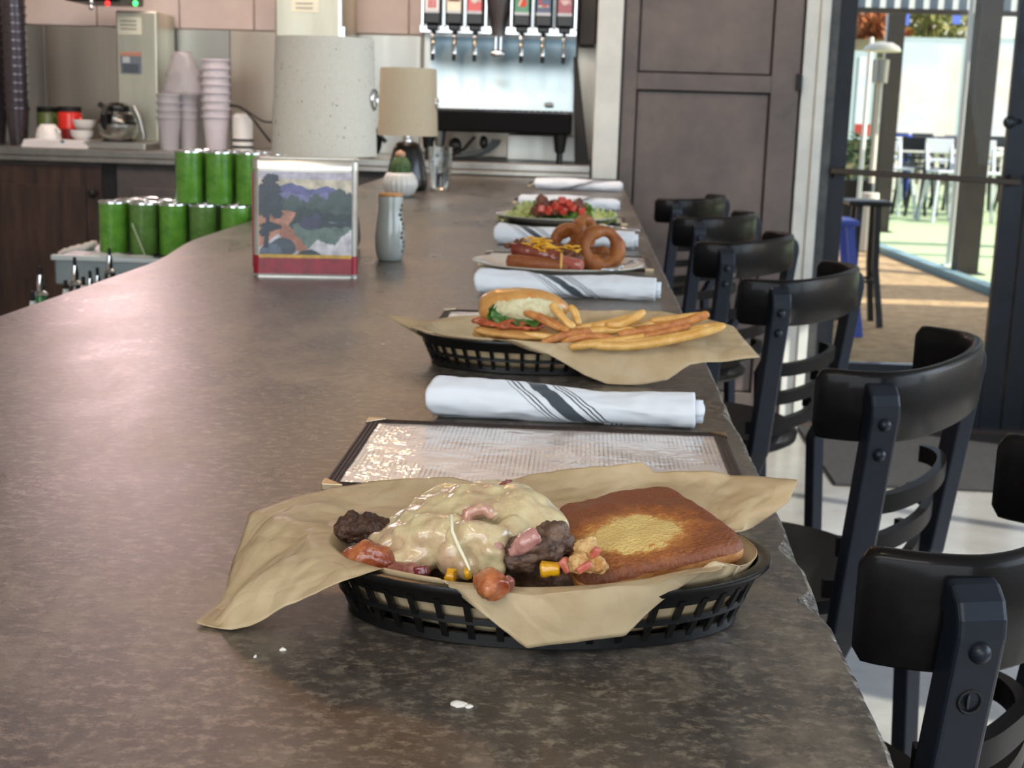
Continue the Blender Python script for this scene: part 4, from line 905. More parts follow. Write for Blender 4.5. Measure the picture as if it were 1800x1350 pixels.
pol = [([(0, 0), (1, 0), (1, .99), (0, .99)], sand), ([(0, .62), (1, .62), (1, .99), (0, .99)], sky_c), ([(.0, .92), (1, .92), (1, .99), (0, .99)], sky2),
       (jag([(0, .6), (0, .80), (.14, .80), (.25, .86), (.36, .885), (.44, .86), (.54, .82), (.64, .84), (.74, .86), (.82, .83), (.9, .80), (1, .79), (1, .6)], .008, 3, 1), mtn),
       (jag([(.1, .6), (.2, .78), (.3, .80), (.5, .76), (.72, .80), (.9, .75), (1, .75), (1, .6)], .01, 4, 2), mtn2),
       (jag([(0, .42), (0, .70), (.2, .72), (.38, .76), (.5, .70), (.62, .78), (.7, .72), (.78, .80), (.86, .84), (.94, .78), (1, .78), (1, .42)], .028, 7, 3), frs),
       (jag([(.3, .5), (.38, .62), (.48, .66), (.6, .64), (.68, .60), (.8, .58), (1, .60), (1, .42), (.4, .42)], .02, 6, 4), frs2),
       (jag([(0, .25), (0, .62), (.18, .62), (.4, .60), (.36, .52), (.3, .45)], .008, 3, 5), rock),
       (jag([(.36, .48), (.6, .52), (1, .50), (1, .34), (.8, .26), (.64, .34), (.52, .24), (.4, .34)], .012, 5, 6), wat),
       (jag([(.38, .54), (.5, .58), (.66, .56), (.8, .50), (1, .52), (1, .46), (.7, .46), (.5, .44)], .012, 5, 7), dk2),
       (jag([(.58, .22), (.7, .32), (.82, .28), (.9, .38), (1, .44), (1, .16), (.6, .16)], .012, 5, 12), sand),
       (jag([(.22, .50), (.34, .46), (.44, .34), (.52, .26), (.48, .18), (.36, .26), (.22, .38)], .01, 4, 8), rock2),
       (oblob(.26, .255, .14, .10, 14, .06, 9), dk), (oblob(.13, .20, .12, .10, 14, .08, 10), (92, 104, 118)), (oblob(.54, .14, .15, .10, 18, .04, 11), dk2),
       (oblob(.56, .50, .12, .06, 18, .2, 13), (66, 68, 92)), (oblob(.62, .55, .06, .045, 14, .25, 14), (66, 68, 92)),
       (jag([(.05, .25), (.085, .6), (.08, .9), (.12, .9), (.12, .6), (.10, .25)], .0, 2, 15), tree)]
for k, (cx, cy, rx, ry) in enumerate(((.10, .72, .13, .10), (.14, .82, .10, .07), (.13, .91, .08, .05), (.07, .62, .09, .07), (.18, .66, .07, .07), (.16, .93, .05, .035), (.05, .80, .06, .07), (.13, .46, .10, .04), (.06, .40, .06, .04), (.2, .58, .06, .04))): pol.append((oblob(cx, cy, rx, ry, 22, .3, 20 + k), tree))
pol += [([(0, .155), (1, .155), (1, .19), (0, .19)], yel), ([(0, .0), (1, .0), (1, .157), (0, .157)], redc)]
o_ = fl_ + uxn * .010 + Vector((0, 0, .006)); decal('landscape_print', pol, t, o_, uxn * (W_ - .020), Vector((0, 0, Hh - .026)), -uy, None)
mb = MB(); mb.loft([[p + (p - (fl_ + ux / 2 + uy * Dp / 2)).normalized() * .0006 for p in rrect(W_, Dp, z, .012)] for z in (.0055, .036)], caps=False); build('red_band', mb, M_tinred, parent=t, smooth=40)
mb = MB(); a = fl_ + uxn * .0008 - uy * .0; mb.box(a + uy * .014 - uxn * .0014 + Vector((0, 0, .095)), (.0015, .008, .16)); build('red_edge', mb, M_tinred, parent=t)

# ceramic bottle with painted sprig
c = P(682, 460); c.z = TOP
t = thing('ceramic_bottle', 'small pale grey ceramic bottle with orange lip and painted sprig beside the tin', 'bottle', (c.x, c.y + .026, TOP))
prof = [(0, 0), (.021, 0), (.024, .003), (.0275, .02), (.0285, .040), (.0275, .060), (.0245, .082), (.0225, .10), (.0235, .118), (.0232, .121), (.020, .1215), (.0, .1205)]
mb = MB(); mb.lathe(prof, 40); build('body', mb, mat('grey_glaze', (172, 176, 170), .12, 0, (158, 162, 158), ns=10, coat=.6), parent=t, world=False, smooth=50)
mb = MB(); mb.lathe([(0, .1212), (.0205, .1212), (.0235, .1225), (.0225, .1262), (.018, .1275), (0, .1272)], 32); build('lip', mb, mat('orange_cork', (206, 150, 92), .5, 0, (186, 126, 70), ns=60), parent=t, world=False, smooth=50)
M_sprig = mat('painted_sprig', (66, 52, 34), .3, coat=.5); mb = MB()
for k in range(11):
    z = .02 + k * .0085; r_ = .0285 - abs(z - .042) * .09 + .0006; a = -.42 + .16 * math.sin(k * 1.4); p = Vector((math.cos(a) * r_, math.sin(a) * r_, z)); mb.ball(p, (.0012, .0042, .0034), 5, rot=(0, 0, a))
build('painted_sprig', mb, M_sprig, parent=t, world=False, smooth=60)

# cactus in ribbed pot
c = P(698, 343, TOP)
t = thing('potted_cactus', 'small cactus in a white ribbed round pot in front of the far lamp', 'potted plant', (c.x + .02, 4.42, TOP))
mb = MB(); mb.lathe([(0, 0), (.030, 0), (.045, .012), (.056, .034), (.056, .048), (.048, .068), (.040, .078), (.036, .078), (.040, .066), (.0, .064)], 96, flute=.035, fn=20); build('pot', mb, mat('white_ribbed_glaze', (214, 212, 206), .25, coat=.4), parent=t, world=False, smooth=60)
mb = MB(); mb.lathe([(0, .06), (.026, .062), (.031, .085), (.029, .105), (.02, .125), (.0, .135)], 48, flute=.10, fn=10); mb.disp(.003, 60, 3); build('cactus_body', mb, mat('cactus_green', (54, 84, 44), .6, 0, (96, 116, 70), ns=50, bump=.5, bs=200), parent=t, world=False, smooth=180)
mb = MB(); mb.ball((0, 0, .135), (.017, .017, .013), 8); mb.disp(.003, 90, 1); build('cactus_flower', mb, mat('cactus_tip', (196, 150, 120), .7), parent=t, world=False, smooth=180)

# lamps
M_shade = mat('linen_shade', (222, 214, 200), .85, 0, (210, 202, 186), ns=300, bump=.3, bs=600)
def make_lamp(label, x, y, warm):
    t = thing('table_lamp', label, 'lamp', (x, y, TOP), 0, 'linen-shaded lamps on the bar')
    mb = MB(); mb.lathe([(0, 0), (.062, 0), (.070, .006), (.074, .02), (.072, .05), (.062, .095), (.050, .14), (.042, .158), (.030, .166), (0, .166)], 40); build('base', mb, mat('black_lamp_base', (20, 19, 19), .3, coat=.5), parent=t, world=False, smooth=50)
    mb = MB(); mb.tube([(0, 0, .166), (0, 0, .25)], .010, 14); mb.lathe([(.018, .166), (.018, .175), (.010, .18)], 20); build('stem', mb, M_chrome, parent=t, world=False, smooth=50)
    h0 = .188; mb = MB()
    ra, rb = .105, .097
    mb.lathe([(ra - .002, h0), (ra, h0), (rb, h0 + .228), (rb - .002, h0 + .228), (ra - .002, h0)], 64)
    mb.f = [f for f in mb.f if len(f) == 4]; mb.m = [0] * len(mb.f)
    m = M_shade if not warm else mat('warm_linen_shade', (206, 192, 166), .85, 0, (194, 178, 150), ns=300, bump=.3, bs=600)
    sh = build('shade', mb, m, parent=t, world=False, smooth=50)
    mb = MB(); rr_ = random.Random(5)
    for k in range(170):
        a = rr_.uniform(0, 2 * PI); z = rr_.uniform(.01, .22); r_ = lerp(ra, rb, z / .228) + .0004; s_ = rr_.uniform(.0006, .0015); mb.ball((math.cos(a) * r_, math.sin(a) * r_, h0 + z), (s_, s_, s_ * rr_.uniform(.5, 2)), 3)
    o = build('slub_fleck', mb, mat('linen_fleck', (150, 140, 122), .9), parent=sh, world=False); o['kind'] = 'stuff'
    for k in range(3):
        a = k * 2 * PI / 3; mb = MB(); mb.tube([(0, 0, h0 + .06), (math.cos(a) * ra * .985, math.sin(a) * ra * .985, h0 + .05)], .0015, 6); build('spider_arm', mb, M_chrome, parent=sh, world=False)
    mb = MB(); mb.ball((0, 0, h0 + .08), (.028, .028, .038), 10); build('bulb', mb, mat('frosted_bulb', (235, 232, 225), .3), parent=t, world=False, smooth=60)
    mb = MB(); n_ = Vector((.99, -.12, 0)).normalized(); p = n_ * (ra - .0025) + Vector((0, 0, h0 + .112)); q = [p + (Vector((-n_.y, n_.x, 0)) * math.cos(k * PI / 10) + Vector((0, 0, 1)) * math.sin(k * PI / 10)) * .019 for k in range(20)]; mb.tube(q, .0035, 8, closed=True); build('chrome_ring', mb, M_chrome, parent=sh, world=False, smooth=60)
    return t
make_lamp('larger-looking lamp with flecked pale linen drum shade, standing behind the landscape tin', -.525, 2.76, False)
make_lamp('far lamp with beige drum shade and black base, behind the ribbed cactus pot', -.622, 4.80, True)
# steel tumbler beside far lamp
t = thing('glass_tumbler', 'clear ribbed glass tumbler just right of the far lamp base', 'glass', (-.513, 4.86, TOP))
mb = MB(); pr = [(0, .001), (.030, .0), (.034, .005), (.042, .12), (.043, .15), (.040, .15), (.039, .12), (.031, .010), (0, .008)]; mb.lathe(pr, 48, flute=.02, fn=16); build('glass_body', mb, M_glass, parent=t, world=False, smooth=60)

# ------------------------------------------------------------------ back counter against the back wall
t = thing('back_counter', 'long steel-topped back counter with dark wooden and slate cabinet fronts', 'counter', (-2.2, 6.3, 0))
mb = MB(); mb.bx(-4.45, .02, 5.952, 6.63, 1.085, 1.12); mb.bx(-4.45, .02, 5.952, 5.97, 1.062, 1.085); build('steel_top', mb, M_steel_dk if False else mat('counter_steel', (176, 174, 168), .3, 1, (140, 138, 134), ns=5, rough2=.45), parent=t, bevel=.006)
mb = MB(); mb.bx(-4.45, -.83, 6.0, 6.6, .0, 1.062); build('carcass', mb, M_slate, parent=t)
for x0, x1, m in ((-4.4, -3.5, M_wood), (-3.48, -2.13, M_wood), (-2.06, -1.42, M_slate), (-1.38, -.86, M_slate)):
    mb = MB(); mb.bx(x0, x1, 5.975, 6.0, .08, 1.045); d = build('cabinet_door', mb, m, parent=t, bevel=.003)
    mb = MB(); mb.bx(x0 + .07, x1 - .07, 5.966, 5.975, .16, .96); build('raised_panel', mb, m, parent=d, bevel=.006)
    mb = MB(); mb.ball((x1 - .035, 5.955, .93), .02, 8); build('knob', mb, M_blackm, parent=d, smooth=60)
mb = MB(); mb.bx(-2.13, -2.065, 5.99, 6.0, 0, 1.06); build('stile', mb, M_blackm, parent=t)
CT = 1.12
# coffee machine
def W(px, py, Y): return Q(px, py, Y)
t = thing('coffee_brewer', 'tall stainless coffee brewer with black control head and indicator lights', 'coffee maker', (-2.1, 6.4, CT))
mb = MB(); mb.bx(-2.165, -1.975, 6.32, 6.6, CT + .03, 1.735); build('column', mb, mat('brushed_brewer', (226, 224, 206), .32, 1, (196, 196, 180), ns=4, stretch=(1, 1, .15), rough2=.45), parent=t, bevel=.008)
mb = MB(); mb.bx(-2.30, -2.05, 6.05, 6.38, 1.755, 1.90); build('brew_head', mb, M_blackp, parent=t, bevel=.01)
mb = MB(); mb.bx(-2.31, -1.95, 6.04, 6.6, CT, CT + .032); build('base', mb, M_steel, parent=t, bevel=.006)
mb = MB(); mb.lathe([(0, CT + .032), (.07, CT + .032), (.07, CT + .038), (0, CT + .038)], 32, c=(-2.115, 6.17, 0)); build('warmer_plate', mb, M_blackm, parent=t, smooth=50)
for px, col, n_ in ((189, (255, 40, 40), 'red_light'), (238, (60, 255, 120), 'green_light')):
    mb = MB(); p = Q(px, 6, 6.045); mb.ball(p, (.011, .006, .011), 8); o = build(n_, mb, mat(n_, col, .4, emit=3), parent=t, smooth=60); o['label'] = n_.replace('_', ' ')
for px in (160,):
    for py in (3, 13): mb = MB(); p = Q(px, py, 6.04); mb.ball(p, (.012, .008, .012), 8); build('chrome_knob', mb, M_chrome, parent=t, smooth=60)
def sheet(name, px0, py0, px1, py1, Y, m, parent, th=.002):
    a, b = Q(px0, py1, Y), Q(px1, py0, Y); mb = MB(); mb.bx(a.x, b.x, Y - th, Y, a.z, b.z); return build(name, mb, m, parent=parent)
sheet('paper_label', 207, 30, 248, 60, 6.318, mat('label_paper', (228, 226, 205), .6), t)
l_ = sheet('warning_label', 212, 95, 248, 129, 6.318, mat('label_blue_grey', (112, 122, 134), .5), t)
sheet('label_band', 212, 92, 248, 98, 6.3155, mat('label_orange', (196, 140, 120), .5), t); sheet('label_window', 216, 100, 228, 110, 6.3155, mat('label_pale', (190, 196, 200), .5), t)
for k in range(4): sheet('print_line', 216, 113 + k * 4, 244, 114.6 + k * 4, 6.3155, mat('label_ink', (70, 76, 86), .5), t)
for k in range(3): sheet('print_line', 212, 36 + k * 7, 240, 38 + k * 7, 6.3155, mat('label_ink2', (160, 158, 146), .5), t)
# glass pot
cp = (-2.115, 6.17)
t = thing('coffee_pot', 'glass coffee pot with black lid and handle on the brewer warmer', 'coffee pot', (cp[0], cp[1], CT + .039))
mb = MB(); mb.lathe([(0, 0), (.060, 0), (.080, .02), (.090, .055), (.085, .085), (.062, .118), (.050, .132), (.048, .132), (.060, .116), (.082, .085), (.087, .055), (.077, .022), (.058, .003), (0, .003)], 40); build('glass_bowl', mb, M_glass, parent=t, world=False, smooth=60)
mb = MB(); mb.lathe([(.050, .125), (.055, .13), (.055, .15), (.03, .165), (0, .168)], 32); mb.lathe([(.086, .07), (.088, .07), (.066, .115), (.064, .115)], 32); mb.tube([(-.055, -.02, .145), (-.075, -.03, .16)], .012, 8); build('lid', mb, M_blackp, parent=t, world=False, smooth=60)
mb = MB(); mb.bar([(-.02, -.052, .15), (-.02, -.10, .145), (-.025, -.115, .11), (-.025, -.11, .06), (-.022, -.102, .05)], .024, .014, upv=(0, -.5, .8)); build('handle', mb, M_blackp, parent=t, world=False, bevel=.004)
mb = MB(); mb.tube([(.075, 0, .15), (.10, 0, .10), (.12, 0, .02), (.115, 0, .01)], .012, 8); build('steel_arm', mb, M_steel, parent=t, world=False, smooth=60)
# mugs, flasks, folded cloth
M_whitec = mat('white_china', (222, 218, 214), .25, coat=.3)
def handle_ring(r, cx, z, n=14): return [(cx + math.cos(2 * PI * k / n) * r * .7, 0, z + math.sin(2 * PI * k / n) * r) for k in range(n)]
p = Q(79, 239, 6.06); t = thing('cup', 'white china cup upside down on the folded cloth at the left end', 'cup', (p.x, 6.10, CT + .035), -.5, 'white china cups on the back counter')
mb = MB(); mb.lathe([(.055, 0), (.056, .012), (.048, .045), (.034, .062), (.03, .066), (0, .066)], 32); build('bowl', mb, M_whitec, parent=t, world=False, smooth=50)
mb = MB(); mb.tube([(.05 + math.sin(k * PI / 8) * .026, 0, .012 + k * .005) for k in range(9)], .005, 8); build('handle', mb, M_whitec, parent=t, world=False, smooth=60)
for i, z in enumerate((.033, .078)):
    p = Q(170, 225, 6.2); t2 = thing('cup', ['white china cup under another, left of the coffee pot', 'white china cup stacked on top of one beside the coffee pot'][i], 'cup', (-2.27 + .012 * i, 6.14, CT + z), 2.5, 'white china cups on the back counter')
    mb = MB(); mb.lathe([(0, 0), (.028, 0), (.046, .02), (.052, .045), (.050, .045), (.043, .022), (.02, .008), (0, .006)], 32); build('bowl', mb, M_whitec, parent=t2, world=False, smooth=50)
    mb = MB(); mb.tube([(.046 + math.sin(k * PI / 8) * .02, 0, .008 + k * .004) for k in range(9)], .005, 8); build('handle', mb, M_whitec, parent=t2, world=False, smooth=60)
def flask(label, px, Y, m, h, r, mlow=None):
    p = Q(px, 240, Y); t = thing('insulated_mug', label, 'mug', (p.x, Y, CT), -.6, 'lidded mugs on the back counter')
    mb = MB(); mb.lathe([(0, 0), (r * .85, 0), (r * .9, .01), (r, h * .35), (r, h * .8), (r * .95, h * .86), (0, h * .86)], 32); build('body', mb, m, parent=t, world=False, smooth=50)
    if mlow: mb = MB(); mb.lathe([(r * .91, .004), (r * .93, .01), (r * 1.02, h * .35), (r * 1.02, h * .45), (r, h * .45)], 32); build('lower_sleeve', mb, mlow, parent=t, world=False, smooth=50)
    mb = MB(); mb.lathe([(r * .92, h * .86), (r * .96, h * .87), (r * .96, h), (0, h)], 32); build('lid', mb, M_blackm, parent=t, world=False, smooth=50)
    mb = MB(); mb.tube([(r * .95, 0, h * .75), (r * 1.5, 0, h * .72), (r * 1.6, 0, h * .5), (r * 1.4, 0, h * .32), (r * .95, 0, h * .30)], .007, 8); build('handle', mb, m, parent=t, world=False, smooth=60)
flask('olive green lidded mug behind the white cup', 86, 6.32, mat('olive_glaze', (84, 96, 48), .35, coat=.3), .175, .052)
flask('bright red lidded mug with darker lower half', 124, 6.26, mat('red_glaze', (214, 44, 32), .3, coat=.4), .18, .054, mat('dark_red_glaze', (122, 22, 24), .3, coat=.4))
def boxthing(name, label, cat, x0, x1, y0, y1, z0, z1, m, bevel=.004, group=None):
    mb = MB(); mb.bx(x0, x1, y0, y1, z0, z1); return piece(name, label, cat, mb, m, group, bevel=bevel)
for k in range(3):
    a = Q(43 + k * 2, 250, 6.06); b = Q(158 - k * 4, 250, 6.06); t = thing('folded_cloth', ['white folded cloth at the bottom of the stack, left on the steel counter', 'middle white folded cloth of the stack on the steel counter', 'uppermost white striped folded cloth, under the upturned cup'][k], 'cloth', ((a.x + b.x) / 2, 6.10, CT + k * .0115), 0, 'folded cloths on the back counter')
    mb = MB(); mb.bx(a.x, b.x, 6.02, 6.19, CT + k * .0115, CT + .011 + k * .0115); build('cloth', mb, mat('white_cloth', (218, 212, 210), .9), parent=t, bevel=.004)
    if k == 2: mb = MB(); mb.bx(a.x + .17, a.x + .185, 6.018, 6.17, CT + .0235, CT + .0345); build('stripe', mb, mat('teal_stripe', (90, 120, 124), .9), parent=t)
# stacks of cups
ORD = ['lowest', 'second from the bottom', 'third from the bottom', 'fourth from the bottom', 'fifth from the bottom', 'sixth from the bottom', 'seventh from the bottom', 'eighth from the bottom', 'ninth from the bottom', 'tenth from the bottom'] + ['eleventh from the bottom', 'twelfth from the bottom', 'thirteenth from the bottom', 'fourteenth from the bottom', 'fifteenth from the bottom', 'topmost']
def cup_stack(name, label, cat, x, y, z, r, h, n, m, group=None, rim=.004, lean=0, invert=False):
    t = None
    for k in range(n):
        mb = MB(); pr = [(0, 0), (r * .72, 0), (r, h), (r + rim, h), (r + rim, h - .008), (r, h - .01), (r * .72 + .001, .002)]
        if invert: pr = [(a, h - b) for a, b in pr]
        step = (h * .22) if n > 1 else 0
        mb.lathe(pr, 28, c=(0, 0, 0)); lb = label if n == 1 else None
        o = build(name, mb, m, world=False, smooth=50); o.location = (x + lean * k, y, z + k * step)
        lab = (label % ORD[k]) if '%s' in label else label
        tag(o, lab, cat, group)
M_dcup = mat('smoky_cup', (86, 78, 84), .2, .55, (60, 54, 60), ns=8, rough2=.3, coat=.5)
p = Q(30, 250, 6.2)
cup_stack('tumbler', 'smoky grey tumbler, %s of the tall tower beside the cups', 'tumbler', p.x, 6.22, CT, .052, .17, 16, M_dcup, 'tall tower of nested smoky tumblers')
cup_stack('tumbler', 'tumbler, %s of the tower cut by the left frame edge', 'tumbler', p.x - .135, 6.30, CT, .052, .17, 16, M_dcup, 'nested tumblers at the left frame edge')
M_foam = mat('foam_cup', (208, 200, 206), .5, col2=(190, 182, 190), ns=6, sss=.1)
M_clearp = mat('translucent_cup', (205, 200, 204), .25, 0, trans=.35, alpha=.85)
p = Q(380, 262, 6.15)
cup_stack('foam_cup', 'white foam cup, %s of the tall nested foam stack', 'cup', p.x, 6.16, CT, .060, .16, 8, M_foam, 'tall nested stack of white foam cups', rim=.006)
for j, (px, n) in enumerate(((297, 4), (330, 4))):
    p = Q(px, 262, 6.12 + .06 * j)
    cup_stack('plastic_cup', ['translucent cup, %s of the plastic stack beside the brewer', 'translucent cup, %s of the plastic stack beside the foam cups'][j], 'cup', p.x, 6.13 + .07 * j, CT, .052, .15, n, M_clearp, ['left stack of plastic cups', 'right stack of plastic cups'][j])
# wrinkled plastic sleeve over the cups
mb = MB()
def slv(u, v):
    a = 2 * PI * u; z = v * .30; r = lerp(.085, .05, v ** 2) + .012 * noise.noise(Vector((math.cos(a) * 2, math.sin(a) * 2, v * 5))); c = Q(322, 262, 6.15)
    return Vector((c.x + math.cos(a) * r * (1.15 - .4 * v) , 6.17 + math.sin(a) * r * .7, CT + .25 + z * .62 + .01 * noise.noise(Vector((a, v * 3, 2)))))
mb.grid(slv, 28, 14, cu=True)
tag(build('plastic_sleeve', mb, mat('thin_film', (214, 208, 212), .2, trans=.5, alpha=.55), smooth=180, solid=.0008), 'crumpled clear plastic sleeve pulled up above the plastic cups', 'plastic bag')
p = Q(425, 262, 6.12)
t = thing('white_canister', 'short white canister with dark bands behind the black cord', 'canister', (p.x, 6.14, CT))
mb = MB(); mb.lathe([(0, 0), (.045, 0), (.045, .16), (.03, .175), (0, .175)], 28); build('body', mb, M_whitec, parent=t, world=False, smooth=40)
for z in (.02, .05): mb = MB(); mb.lathe([(.0455, z), (.047, z + .002), (.047, z + .010), (.0455, z + .012)], 28); build('band', mb, M_blackm, parent=t, world=False, smooth=40)
mb = MB(); mb.tube(curve_pts([Q(405, 185, 6.1), Q(425, 190, 6.08), Q(445, 210, 6.06), Q(462, 232, 6.05), Q(476, 250, 6.05)], 20), .006, 8); mb.tube(curve_pts([Q(430, 192, 6.1), Q(460, 212, 6.08), Q(480, 215, 6.08)], 12), .004, 6)
piece('power_cord', 'thin black cord looping down to the counter behind the white canister', 'cord', mb, M_blackm, smooth=60)
# tall steel tea brewer behind the lamp
a, b = Q(484, 270, 6.2), Q(600, 270, 6.2)
t = thing('tea_brewer', 'tall stainless brewer rising behind the nearer lampshade', 'tea maker', ((a.x + b.x) / 2, 6.4, CT))
mb = MB(); mb.bx(a.x, b.x, 6.2, 6.6, CT, 2.05); build('body', mb, mat('brushed_brewer', (206, 206, 188)), parent=t, bevel=.01)
sheet('paper_label', 512, -10, 560, 21, 6.198, mat('label_paper', (228, 226, 205)), t)
for k in range(2): sheet('print_line', 520, 5 + 8 * k, 550, 7 + 8 * k, 6.1955, mat('label_ink2', (160, 158, 146)), t)
mb = MB(); p = Q(603, 68, 6.2); mb.tube([p, p + Vector((0, 0, .05))], .014, 12); mb.bar([Q(598, 100, 6.19), Q(598, -10, 6.19)], .012, .012, upv=(0, 1, 0)); build('sight_gauge', mb, M_chrome, parent=t, smooth=50)
mb = MB(); p = Q(650, 268, 6.05); mb.ball((p.x, 6.08, CT + .07), (.05, .04, .07), 10); mb.tube([(p.x + .03, 6.06, CT + .11), (p.x + .07, 6.05, CT + .07)], .01, 8)
piece('black_jug', 'black rounded jug half hidden between the two lampshades', 'jug', mb, M_blackp, smooth=180)

# ------------------------------------------------------------------ soda dispenser
def glyph(name, txt, p, size, m, parent, rz=0, rx=PI / 2, shear=0):
    cu = bpy.data.curves.new(name, 'FONT'); cu.body = txt; cu.size = size; cu.extrude = .0006; cu.align_x = 'CENTER'; cu.align_y = 'CENTER'; cu.shear = shear
    o = bpy.data.objects.new('tmp', cu); C.objects.link(o); dg = bpy.context.evaluated_depsgraph_get(); me = bpy.data.meshes.new_from_object(o.evaluated_get(dg)); bpy.data.objects.remove(o)
    me.materials.clear(); me.materials.append(m); o = link(name, me, parent); o.location = Vector(p) - abs_loc(parent); o.rotation_euler = (rx, rz, 0); return o
t = thing('soda_dispenser', 'stainless soda fountain with six labelled black valves at the end of the bar', 'soda dispenser', (-.40, 6.4, CT))
M_splash = mat('polished_splash_panel', (150, 174, 188), .40, 1, (138, 162, 176), ns=2, stretch=(1, 1, .2), rough2=.38)
zt, z1, z2 = Q(870, 60, 6.25).z, Q(870, 190, 6.2).z, Q(870, 205, 6.2).z
xl, xr = -.715, -.065
mb = MB(); mb.bx(-.755, -.055, 6.30, 6.62, 1.36, 2.1); build('cabinet', mb, M_steel, parent=t, bevel=.01)
sec = []
zb = 1.345
for k in range(13): u = k / 12; sec.append((6.295 - .10 * u ** 1.6, lerp(1.66, zb, u)))
lo = [[Vector((xx, y_, z)) for y_, z in sec] + [Vector((xx, y_ + .01, z)) for y_, z in sec[::-1]] for xx in (xl, xr)]
mb = MB(); mb.loft(lo, closed=True, caps=True); build('splash_panel', mb, M_splash, parent=t, smooth=35)
mb = MB(); mb.bx(-.75, -.06, 6.14, 6.30, 1.665, 1.70); build('valve_ledge', mb, M_chrome, parent=t, bevel=.004)
labs = ((762, (216, 214, 210), (190, 50, 54), 'II'), (800, (222, 210, 180), (120, 62, 30), '~~'), (836, (196, 44, 34), (226, 216, 210), 'h'), (918, (34, 120, 66), (206, 60, 40), '7'), (956, (30, 40, 84), (206, 50, 48), 'C'), (993, (142, 26, 38), (220, 190, 190), '~'))
for i, (px, c1, c2, g) in enumerate(labs):
    p = Q(px, 30, 6.12); x = p.x
    mb = MB(); mb.bx(x - .036, x + .036, 6.06, 6.2, 1.70, 1.93); mb.bx(x - .026, x + .026, 6.08, 6.18, 1.675, 1.70); v = build('valve', mb, M_blackp, parent=t, bevel=.006)
    mb = MB(); mb.bx(x - .031, x + .031, 6.054, 6.06, 1.745, 1.90); build('flavour_label', mb, mat('label_%d' % i, c1, .3, coat=.6), parent=v, bevel=.002)
    mb = MB(); mb.bx(x - .031, x + .031, 6.052, 6.055, 1.745, 1.757); build('label_band', mb, mat('label_silver', (190, 194, 198), .4), parent=v)
    m2 = mat('mark_%d' % i, c2, .4)
    if i == 0:
        for dx, h_ in ((-.012, .10), (.0, .13), (.013, .08)): mb = MB(); mb.bx(x + dx - .004, x + dx + .004, 6.051, 6.054, 1.765, 1.765 + h_); build('label_mark', mb, m2, parent=v)
    elif i == 1:
        mb = MB(); mb.bx(x - .024, x + .024, 6.051, 6.054, 1.795, 1.84); build('label_mark', mb, m2, parent=v); mb = MB(); mb.bx(x - .018, x + .018, 6.0495, 6.0515, 1.81, 1.824); build('label_mark', mb, mat('label_pale', (190, 196, 200)), parent=v)
    elif g in '7C':
        if g == '7': mb = MB(); mb.lathe([(0, 0), (.017, 0), (.017, .002), (0, .002)], 24); mb.move(Matrix.Translation((x + .004, 6.0535, 1.795)) @ Matrix.Rotation(PI / 2, 4, 'X')); build('label_mark', mb, m2, parent=v); glyph('label_letter', g, (x - .006, 6.050, 1.80), .06, mat('label_paper', (228, 226, 205)), v)
        else: glyph('label_letter', g, (x, 6.050, 1.80), .06, m2, v); mb = MB(); mb.bx(x - .022, x + .022, 6.0505, 6.053, 1.78, 1.786); build('label_mark', mb, mat('label_paper', (228, 226, 205)), parent=v)
    else:
        mb = MB(); mb.tube([(x - .022 + k * .005, 6.052, 1.805 + .012 * math.sin(k * 1.9)) for k in range(10)], .003, 5); mb.ball((x, 6.053, 1.80), (.015, .002, .011), 6); build('label_mark', mb, m2, parent=v)
    mb = MB(); zz = 1.675 if i < 5 else 1.665; mb.tube([(x, 6.13, 1.69), (x, 6.11, 1.64), (x, 6.105, 1.575)], .010 if i < 5 else .007, 10, flat=.5); build('lever', mb, M_chrome, parent=v, smooth=60)
    mb = MB(); mb.tube([(x, 6.105, 1.577), (x, 6.103, 1.548)], .008, 8); build('lever_tip', mb, M_blackm, parent=v, smooth=60)
    for dx in (-.046, .046):
        mb = MB(); mb.bx(x + dx - .006, x + dx + .006, 6.10, 6.13, 1.69, 1.90); build('guard_bar', mb, M_chrome, parent=v, bevel=.003)
x = Q(876, 30, 6.1).x
mb = MB(); mb.lathe([(.0, 2.0), (.06, 2.0), (.062, 1.85), (.055, 1.78), (.036, 1.73), (.030, 1.66), (.0, 1.66)][::-1], 32, c=(x, 6.12, 0)); build('ice_chute', mb, mat('chute_grey', (110, 104, 104), .25, .7), parent=t, smooth=50)
mb = MB(); mb.tube([(x - .01, 6.12, 1.66), (x - .01, 6.115, 1.59)], .006, 8); mb.tube([(x + .012, 6.12, 1.66), (x + .012, 6.115, 1.59)], .006, 8); mb.ball((x, 6.11, 1.583), (.034, .012, .016), 8); build('ice_lever', mb, M_chrome, parent=t, smooth=60)
mb = MB(); mb.bx(-.71, -.068, 5.985, 6.3, 1.245, 1.335); build('drip_tray', mb, mat('drip_black', (10, 10, 11), .65, spec=.15), parent=t, bevel=.01)
mb = MB(); mb.bx(-.70, -.08, 6.0, 6.28, 1.335, 1.339); 
for k in range(24): x0 = -.69 + k * .026; mb.bx(x0, x0 + .008, 6.0, 6.28, 1.339, 1.343)
build('drip_grate', mb, M_steel_dk, parent=t)
for x, y_ in ((-.69, 6.03), (-.115, 6.03), (-.69, 6.5), (-.115, 6.5)):
    mb = MB(); mb.lathe([(0, CT), (.014, CT), (.014, CT + .045), (.022, CT + .05), (.032, 1.25), (0, 1.25)], 20, c=(x, y_, 0)); build('leg', mb, M_blackp if y_ < 6.2 else M_steel, parent=t, smooth=50)
